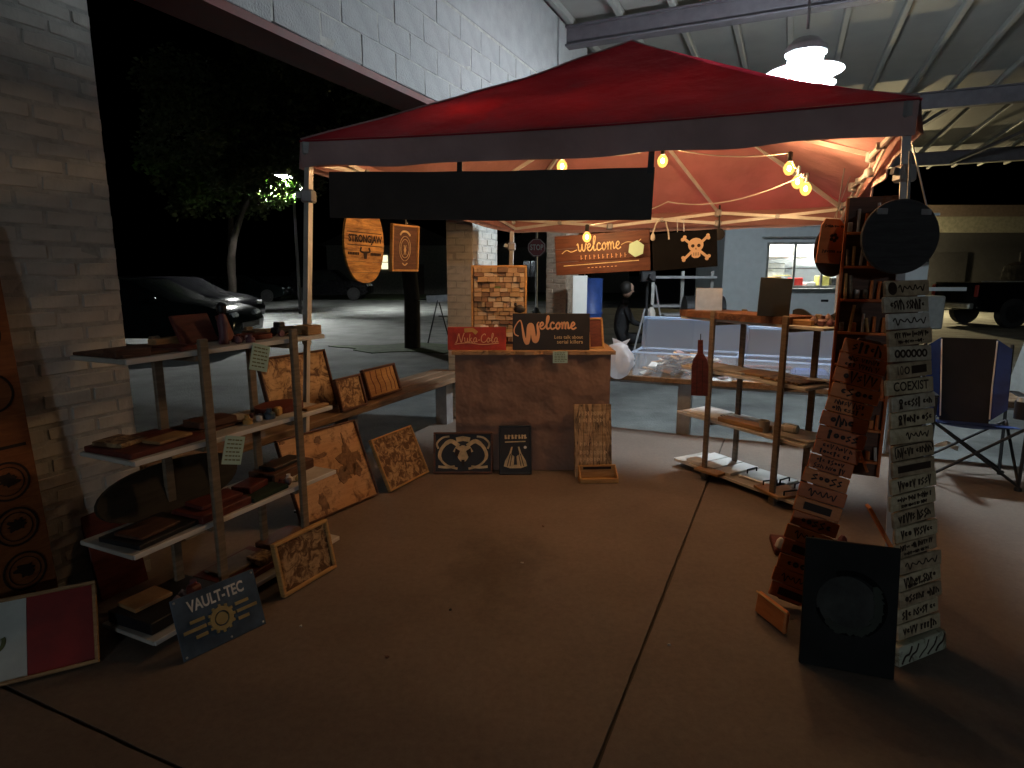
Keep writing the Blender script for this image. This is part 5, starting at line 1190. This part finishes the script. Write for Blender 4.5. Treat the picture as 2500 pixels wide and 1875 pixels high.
KL = iter(['tan box in the left pane of the truck window', 'red box in the middle pane of the truck window', 'yellow lid tilted above the tan box in the truck', 'yellow jug in the right pane of the truck window', 'black screen at the right of the truck window', 'pale cupboard on the wall shelf inside the truck', 'white carton on the left of the wall shelf inside the truck', 'pale carton on the right of the wall shelf inside the truck', 'small white tub beside the red box in the truck', 'steel appliance against the back wall of the truck'])
for xx, yy, zz, dx, dz, m in ((-1.18, .35, 1.225, .36, .26, 'ochre'), (-.66, .35, 1.225, .26, .24, 'redplastic'), (-.98, .3, 1.50, .30, .02, 'yellow'), (-.10, .3, 1.225, .24, .28, 'yellow'), (.18, .28, 1.225, .24, .24, 'black'), (-.55, 1.62, 1.92, .50, .36, 'offwhite'), (-1.1, 1.62, 1.92, .34, .22, 'paper'), (.0, 1.62, 1.92, .3, .26, 'offwhite'), (-.35, .34, 1.225, .20, .14, 'white'), (-.6, 1.95, 1.25, .7, .55, 'silver')):
    t = thing('kitchen_item', next(KL), 'kitchen item', group='things inside the food truck')
    t.location = (6.86+xx, 13.3+yy, -.14+zz); MB().bevbox((0, 0, dz/2), (dx, .22, dz), .015).build('body', m, t)
for xx in (-1.3, 1.35):
    w2 = MB().tube((xx, .02, .36), (xx, .26, .36), .36, 24).build('wheel', 'rubber', FT); MB().tube((xx, .01, .36), (xx, .05, .36), .20, 18).build('rim', 'silver', w2)
MB().bar((x1, .3, 1.22), (x1+1.05, .3, 1.22), .10, .08).build('bumper_arm', 'truck', FT); MB().bar((x1+.05, .3, 1.15), (x1+.35, .3, .72), .05, .05).build('brace', 'truck', FT)
MB().bevbox((x1+.28, .3, .72), (.46, .5, .72), .03).build('generator_box', 'concretebase', FT); MB().bevbox((x1-.12, -.05, 1.33), (.10, .06, .14), .01).build('marker_lamp', 'black', FT)
b = MB(); b.path([(x1-.30, -.08, 1.75), (x1-.30, -.30, 1.78), (x1-.30, -.30, 2.1), (x1-.30, -.05, 2.1)], .02, 6); b.box((x1-.30, -.31, 1.94), (.20, .04, .30)); b.build('mirror', 'black', FT)
# second lot of vehicles: profile lofted over the width
def car(name, label, cat, loc_, yaw, prof, L, W_, m, glassprof, wheels, wr=.33):
    t = thing(name, label, cat, loc_, (0, 0, R(yaw)))
    def loft(pr, w0, inset):
        b = MB(); n = len(pr); vs = []; rows = ((-w0/2, 1), (-w0/2+.06, 0), (w0/2-.06, 0), (w0/2, 1))
        for y, e in rows:
            for x, z in pr:
                k = inset*max(0, z-.75); yy = y*(1-k) if True else y
                vs.append((x*(1-.012*e), yy, z-(.02*e if z > .6 else -.02*e)))
        fs = []
        for r in range(3):
            for i in range(n): fs.append((r*n+i, r*n+(i+1) % n, (r+1)*n+(i+1) % n, (r+1)*n+i))
        fs += [tuple(range(n)), tuple(range(4*n-1, 3*n-1, -1))]; b.add(vs, fs); return b
    loft(prof, W_, .22).build('body', m, t, True)
    g_ = loft(glassprof, W_+.012, .22).build('side_glass', 'glass', t)
    for x in wheels:
        for s_ in (-1, 1):
            w2 = MB().tube((x, s_*(W_/2-.20), wr), (x, s_*(W_/2+.01), wr), wr, 22).build('wheel', 'rubber', t); MB().tube((x, s_*(W_/2-.05), wr), (x, s_*(W_/2+.02), wr), wr*.62, 14).build('rim', 'blackmetal', w2)
    return t
SED = [(-2.25, .38), (-2.28, .62), (-2.2, .90), (-1.75, .98), (-1.15, 1.36), (-.5, 1.45), (.25, 1.42), (1.0, 1.02), (1.75, .90), (2.15, .76), (2.26, .55), (2.22, .32), (1.85, .24), (-1.9, .26)]
SEDG = [(-1.62, .99), (-1.08, 1.31), (-.5, 1.385), (.2, 1.36), (.82, 1.03)]
t = car('parked_car', 'dark sedan parked beyond the left shelf with a glinting headlamp', 'car', (-7.95, 13.3, -.14), 3, SED, 4.5, 1.78, 'carpaint', SEDG, (-1.4, 1.38))
for s_ in (-1, 1): MB().bevbox((2.12, s_*.64, .70), (.20, .30, .12), .04).build('headlight', 'headlight', t)
MB().bevbox((.72, -.94, 1.04), (.14, .16, .10), .03).build('wing_mirror', 'carpaint', t); MB().bevbox((2.24, 0, .48), (.05, 1.0, .14), .02).build('grille', 'black', t)
t = car('parked_car', 'second dark car further back, light gleaming on its windscreen', 'car', (-9.9, 18.4, -.14), -8, SED, 4.5, 1.78, 'carpaint2', SEDG, (-1.4, 1.38))
for s_ in (-1, 1): MB().bevbox((2.12, s_*.64, .70), (.20, .30, .12), .04).build('headlight', 'headlight', t)
SUV = [(-2.2, .40), (-2.25, .95), (-2.05, 1.62), (-1.6, 1.72), (.2, 1.70), (.85, 1.12), (1.9, 1.0), (2.2, .78), (2.2, .38), (1.9, .28), (-1.9, .28)]
SUVG = [(-1.95, 1.08), (-1.85, 1.56), (-1.5, 1.64), (.1, 1.62), (.62, 1.12)]
t = car('parked_car', 'black sport utility car parked far off across the lit lot', 'car', (-10.4, 36.0, -.14), 2, SUV, 4.5, 1.85, 'carpaint2', SUVG, (-1.4, 1.4), .36)
for s_ in (-1, 1): MB().bevbox((2.14, s_*.66, .82), (.14, .30, .14), .04).build('headlight', 'headlight', t)
t = car('parked_car', 'dark car parked at the far kerb left of the tent leg', 'car', (-14.6, 34.0, -.14), 6, SED, 4.5, 1.78, 'carpaint', SEDG, (-1.4, 1.38))
for s_ in (-1, 1): MB().bevbox((2.12, s_*.64, .70), (.20, .30, .12), .04).build('headlight', 'headlight', t)
PKB = [(-2.7, .55), (-2.72, 1.28), (-.7, 1.30), (-.68, 1.78), (-.4, 1.90), (.75, 1.88), (1.35, 1.32), (2.5, 1.22), (2.75, .95), (2.72, .50), (2.3, .42), (-2.4, .45)]
PKG = [(-.55, 1.34), (-.5, 1.74), (-.3, 1.82), (.65, 1.80), (1.1, 1.34)]
t = car('pickup_truck', 'black pickup truck parked at the right edge beyond the food truck', 'pickup truck', (15.9, 18.6, -.14), 2, PKB, 5.4, 1.95, 'carpaint2', PKG, (-1.65, 1.75), .42)
MB().bar((-2.72, -.98, 1.32), (-.72, -.98, 1.32), .03, .03).build('bed_rail', 'silver', t); MB().bevbox((-2.82, 0, .62), (.18, 1.7, .16), .03).build('rear_bumper', 'silver', t)
for s_ in (-1, 1): MB().bevbox((-2.73, s_*.86, 1.05), (.05, .14, .34), .02).build('tail_light', 'flagred', t)
# building behind the vehicles at the right
t = thing('far_building', 'dark building with a brown roof edge and a pale band behind the pickup', 'building', (22, 26, -.14)); MB().box((0, 1.6, 1.6), (24, 3, 3.2)).build('wall', mat('dark_wall', (.02, .02, .022), .8), t); MB().box((0, 0, 3.49), (24.2, .3, .62)).build('pale_band', 'tanwall', t); MB().box((0, .2, 4.03), (24.6, .9, .44)).build('roof_edge', 'brownfascia', t)
for xx in (-8, -4, 0): MB().box((xx, .05, 1.3), (1.8, .08, 2.2)).build('door', 'black', t)
# assumed yard light beyond the truck, unseen, added for the yellow ground
t = thing('assumed_yard_light', 'yard lamp that lights the ground behind the food truck', 'lamp', (14.5, 24.6, 2.55)); MB().bevbox((0, .6, .12), (.35, .9, .10), .03).build('hood', 'black', t); MB().box((0, .25, .03), (.30, .20, .05)).build('glow', emis('sodium_glow', (1., .80, .42), 3200), t)
# house far left with a lit window
t = thing('far_house', 'dim far house with a small lit window seen past the oval sign', 'house', (-8.5, 44, -.14)); b = MB(); b.box((0, 2, 1.7), (9, 4, 3.4)); b.build('wall', 'house', t)
b = MB(); b.prism([(-5, 3.4), (5, 3.4), (0, 5.6)], -.3, 4.3); b.build('roof', mat('shingle', (.05, .045, .042), .9), t)
wn = MB().box((-.45, -.03, 2.25), (.45, .04, .95)).build('window', 'litwindow', t); MB().box((-.45, -.06, 2.25), (.47, .03, .05)).build('glazing_bar', 'house', wn)
MB().box((1.8, -.03, 1.05), (1., .05, 2.1)).build('door', 'brownfascia', t)
t = thing('far_house', 'second dim house behind the stop sign', 'house', (4, 48, -.14)); MB().box((0, 2, 1.7), (10, 4, 3.4)).build('wall', 'house', t); b = MB(); b.prism([(-5.6, 3.4), (5.6, 3.4), (0, 5.8)], -.3, 4.3); b.build('roof', M['brownfascia'], t)
for xx in (-2.6, 1.6): w2 = MB().box((xx, -.03, 1.8), (1., .05, 1.2)).build('window', 'glass', t); MB().box((xx, -.06, 1.8), (.06, .03, 1.2)).build('glazing_bar', 'white', w2)
# street name / stop sign
t = thing('stop_sign', 'dim red octagonal stop sign on a post with a flared base', 'sign', (.86, 22, -.14)); MB().tube((0, 0, 0), (0, 0, 3.0), .045, 12).build('post', 'greytube', t); MB().lathe([(.24, 0), (.23, .05), (.10, .28), (.06, .34)], 18).build('base', 'black', t, True)
MB().prism([(.33*math.cos(R(22.5+45*i)), 2.42+.33*math.sin(R(22.5+45*i))) for i in range(8)], -.065, -.055).build('plate', 'stopred', t); letters('STOP', .2, mat and 'offwhite', t, 0, 2.42, y=-.075, bold=.02, fitw=.46, fith=.20)
b = MB(); b.ribbon([(.30*math.cos(R(22.5+45*i)), 2.42+.30*math.sin(R(22.5+45*i))) for i in range(9)], .025, -.070, -.066); b.build('border', 'offwhite', t)
# barricade
t = thing('sawhorse_barricade', 'small sawhorse barricade on the lot beside the tree trunk', 'barricade', (-1.55, 14, -.14)); MB().bar((-.38, 0, .98), (.75, 0, 1.04), .05, .16).build('rail', 'greytube', t)
for xx in (-.12, .55):
    for s_ in (-1, 1): MB().tube((xx+s_*.22, s_*.25, 0), (xx, 0, 1.0), .016, 8).build('leg', 'blackmetal', t)
MB().tube((-.38, 0, .98), (-.62, 0, .97), .02, 8, .003).build('spike', 'blackmetal', t); MB().tube((-.12, 0, .6), (.15, 0, .6), .012, 8).build('stretcher', 'blackmetal', t)
# ---- trees
def tree(name, label, base, trunk, clumps, nleaf, size, seed, leafmat='leaf'):
    q = random.Random(seed); t = thing(name, label, 'tree', base)
    b = MB(); pts = [Vector(p) for p in trunk]
    for (a, r0), (c2, r1) in zip(zip(pts, [x for x in (.17, .165, .155, .14, .11)]), zip(pts[1:], [.165, .155, .14, .11, .08])): b.tube(a, c2, r0, 12, r1, caps=False)
    b.build('trunk', 'bark', t, True)
    top = pts[-1]
    for cx, cy, cz, r in clumps:
        b = MB(); e = Vector((cx, cy, cz)); mid = top.lerp(e, .5)+Vector((q.uniform(-.2, .2), q.uniform(-.2, .2), .25)); b.tube(top-Vector((0, 0, q.uniform(0, .8))), mid, .06, 8, .04, False); b.tube(mid, e, .04, 8, .012, False); b.build('limb', 'bark', t, True)
    vs = []; fs = []; tot = sum(c2[3]**2 for c2 in clumps)
    for cx, cy, cz, r in clumps:
        for sub in range(max(3, int(7*r))):
            a = q.uniform(0, 6.28); ph = math.acos(q.uniform(-1, 1)); d = r*q.uniform(.35, 1.)
            sx, sy, sz = cx+d*math.sin(ph)*math.cos(a), cy+d*math.sin(ph)*math.sin(a), cz+.62*d*math.cos(ph)
            for k in range(int(nleaf*r*r/tot/max(3, int(7*r)))):
                rr = .45*r**.5*q.random()**.5; u1 = Vector((q.gauss(0, 1), q.gauss(0, 1), q.gauss(0, .7))).normalized()*rr
                c3 = Vector((sx, sy, sz))+u1; ax1 = Vector((q.gauss(0, 1), q.gauss(0, 1), q.gauss(-.3, .5))).normalized(); ax2 = ax1.cross(Vector((q.gauss(0, 1), q.gauss(0, 1), q.gauss(0, 1)))).normalized(); L = size*q.uniform(.7, 1.3); k0 = len(vs)
                vs += [c3-ax1*L*.5, c3+ax2*L*.28, c3+ax1*L*.5, c3-ax2*L*.28]; fs.append((k0, k0+1, k0+2, k0+3))
    me = bpy.data.meshes.new('crown'); me.from_pydata(vs, [], fs); me.materials.append(M[leafmat]); o = bpy.data.objects.new('crown', me); C.objects.link(o); o.parent = t; o['kind'] = 'stuff'
    return t
tree('shade_tree', 'dark leafy tree with a straight trunk behind the framed hanging sign', (-2.10, 12.9, -.14), [(0, 0, 0), (.02, 0, 1), (-.05, 0, 2.), (-.25, 0, 2.9), (-.6, 0, 3.7), (-1.0, .1, 4.5)],
     [(-4.4, .2, 4.3, .9), (-3.5, 0, 5.1, 1.1), (-2.4, .3, 5.6, 1.1), (-2.6, -.3, 4.4, 1.1), (-1.3, 0, 5.0, 1.1), (-1.5, .5, 6.2, 1.), (-3.7, .3, 3.7, .8), (-.3, .2, 4.7, .9), (-2.9, .2, 3.5, .8), (-3.2, .6, 6.2, .9), (.3, .3, 5.6, .9), (.9, .2, 4.4, .9), (-.6, .4, 3.9, .8), (-1.6, .2, 3.7, .8), (1.5, .4, 5.2, .9), (-4.8, .3, 5.0, .8)], 34000, .10, 3)
tree('young_tree', 'tree whose leaves glow green around the street lamp', (-11.6, 25.6, -.14), [(0, 0, 0), (.1, 0, 1), (.1, 0, 2.), (.3, 0, 2.9), (.8, -.2, 3.9), (1.6, -.5, 5.0)],
     [(3.1, -2.4, 4.3, .6), (3.7, -2.6, 4.45, .55), (2.4, -1.8, 4.7, .7), (-.6, 0, 5.0, 1.2), (.9, .3, 5.8, 1.2), (-1.8, .2, 5.8, 1.3), (0, .3, 6.8, 1.3), (2.2, .6, 6.2, 1.1)], 7000, .20, 5, 'leafgreen')
tree('street_tree', 'dark tree standing behind the far parked cars', (-13.5, 30, -.14), [(0, 0, 0), (0, 0, 1), (.1, 0, 2.), (.1, 0, 3.), (.2, 0, 4.), (.3, 0, 5.)], [(-2, 0, 6, 1.6), (0, 0, 7, 1.9), (2, .3, 6, 1.6), (1, -.4, 5, 1.3), (-1.5, -.3, 4.8, 1.2)], 5000, .28, 6)
# assumed street lamp inside the glowing leaves, added to light them and the lot
t = thing('assumed_street_lamp', 'street lamp hidden in the bright green leaves beyond the left tent leg', 'lamp', (-8.15, 23.4, -.14))
MB().tube((0, .4, 0), (0, .4, 5.0), .07, 12, .045).build('pole', 'black', t); MB().path([(0, .4, 4.95), (0, .3, 5.12), (0, -.3, 5.14)], .03, 8).build('arm', 'black', t); b = MB(); b.bevbox((0, -.45, 5.14), (.44, .74, .08), .03)
for sx in (-1, 1): b.box((sx*.215, -.45, 5.03), (.012, .72, .17)); b.box((0, -.45+sx*.36, 5.03), (.42, .012, .17))  # unseen skirts added round the glow to keep its light off the stall floor
b.build('head', 'steel', t); MB().box((0, -.45, 5.085), (.30, .55, .02)).build('glow', 'streetglow', t)

# ---- seated person, tripod and cart behind the bench
t = thing('person', 'person in black hooded top and dark hair sitting on a crate, facing right', 'person', (1.76, 10.05, -.14))
me = bpy.data.meshes.new('body'); sk = [((0, 0, .55), .15), ((.02, 0, .72), .15), ((.05, 0, .95), .16), ((.06, 0, 1.08), .075), ((.08, 0, 1.16), .055),
  ((.06, -.19, 1.02), .06), ((.16, -.24, .80), .05), ((.36, -.12, .74), .038), ((.06, .19, 1.02), .06), ((.16, .24, .80), .05), ((.36, .12, .74), .038),
  ((.06, -.10, .52), .10), ((.44, -.12, .52), .075), ((.46, -.12, .10), .05), ((.58, -.12, .05), .04), ((.06, .10, .52), .10), ((.44, .12, .52), .075), ((.46, .12, .10), .05), ((.58, .12, .05), .04)]
ed = [(0, 1), (1, 2), (2, 3), (3, 4), (2, 5), (5, 6), (6, 7), (2, 8), (8, 9), (9, 10), (0, 11), (11, 12), (12, 13), (13, 14), (0, 15), (15, 16), (16, 17), (17, 18)]
me.from_pydata([p for p, r in sk], ed, []); o = bpy.data.objects.new('body', me); C.objects.link(o); o.parent = t
md = o.modifiers.new('skin', 'SKIN'); me.skin_vertices[0].data[0].use_root = True
for i, (p, r) in enumerate(sk): me.skin_vertices[0].data[i].radius = (r, r)
o.modifiers.new('sub', 'SUBSURF').levels = 2; o.modifiers['sub'].render_levels = 2; me.materials.append(M['hoodie'])
MB().lathe([(.02, -.12), (.05, -.105), (.075, -.05), (.088, .02), (.085, .07), (.055, .11), (.01, .125)], 18, Matrix.Translation((.11, 0, 1.30)) @ Matrix.Rotation(R(12), 4, 'Y') @ Matrix.Diagonal((1.05, .88, 1, 1))).build('head', 'skin', t, True)
b = MB(); b.lathe([(.06, -.06), (.098, -.02), (.104, .05), (.09, .10), (.05, .135), (.01, .145)], 18, Matrix.Translation((.088, 0, 1.30)) @ Matrix.Rotation(R(-8), 4, 'Y') @ Matrix.Diagonal((.98, .98, 1, 1))); b.build('hair', 'hair', t, True)
MB().prism([(.19, 1.275), (.222, 1.268), (.19, 1.305)], -.012, .012).build('nose', 'skin', t)
for s_ in (-1, 1):
    b = MB(); b.bevbox((.39, s_*.12, .735), (.07, .06, .03), .01)
    for k in range(4): b.tube((.42, s_*.12-.022+.015*k, .735), (.475-.006*abs(k-1), s_*.12-.022+.015*k, .715), .008, 6)
    b.tube((.385, s_*.09, .74), (.425, s_*.075, .735), .009, 6); b.build('hand', 'skin', t)
t = thing('crate_seat', 'black crate under the seated person', 'crate', (1.80, 10.05, -.14)); MB().bevbox((0, 0, .20), (.42, .40, .40), .02).build('box', 'black', t)
t = thing('tripod', 'black tripod with a boxy camera head behind the back bench', 'tripod', (2.0, 9.2, -.14))
for a in (90, 210, 330): MB().tube((.34*math.cos(R(a)), .34*math.sin(R(a)), 0), (.03*math.cos(R(a)), .03*math.sin(R(a)), 1.05), .014, 8).build('leg', 'greytube', t)
MB().tube((0, 0, .9), (0, 0, 1.45), .02, 8).build('column', 'black', t); MB().bevbox((0, 0, 1.52), (.22, .16, .16), .02).build('camera_box', 'black', t); MB().tube((.03, -.08, 1.52), (.03, -.2, 1.52), .045, 12).build('lens', 'blackmetal', t)
MB().path([(.12, 0, 1.4), (.2, 0, 1.0), (.30, -.05, .5), (.42, -.1, .1)], .012, 6).build('cable', 'greytube', t)
t = thing('pale_canister', 'pale upright canister between the seated person and the tripod', 'canister', (2.20, 9.75, -.14)); MB().lathe([(.05, .35), (.06, .37), (.065, .95), (.05, 1.0), (.03, 1.04)], 14).build('tube', 'offwhite', t, True); MB().box((0, 0, .18), (.3, .3, .36)).build('base', 'black', t)
t = thing('barbecue_cart', 'black barbecue cart with a grey lid standing left of the food truck', 'grill', (3.0, 9.7, -.14)); MB().bevbox((0, 0, .72), (.62, .45, .5), .03).build('cabinet', 'black', t)
b = MB(); b.tube((-.30, 0, 1.02), (.30, 0, 1.02), .20, 20); b.build('lid', 'blackmetal', t, True); MB().path([(-.18, -.23, 1.05), (-.18, -.27, 1.06), (.0, -.27, 1.06), (.0, -.23, 1.05)], .014, 6).build('handle', 'silver', t)
for xx in (-.27, .27): MB().tube((xx, .1, .12), (xx, .16, .12), .12, 14).build('wheel', 'rubber', t); MB().box((xx, 0, .3), (.05, .3, .4)).build('leg', 'blackmetal', t)
MB().bevbox((-.48, 0, .93), (.34, .40, .03), .006).build('side_shelf', 'greytube', t)
t = thing('pallet_rack', 'low grey metal rack standing behind the barbecue cart', 'rack', (2.75, 10.6, -.14))
for xx in (-.35, .15, .65): MB().box((xx, 0, .8), (.05, .05, 1.6)).build('upright', 'silver', t)
for zz in (.5, 1.02, 1.5): MB().box((.15, 0, zz), (1.05, .35, .04)).build('rack_shelf', 'greytube', t)
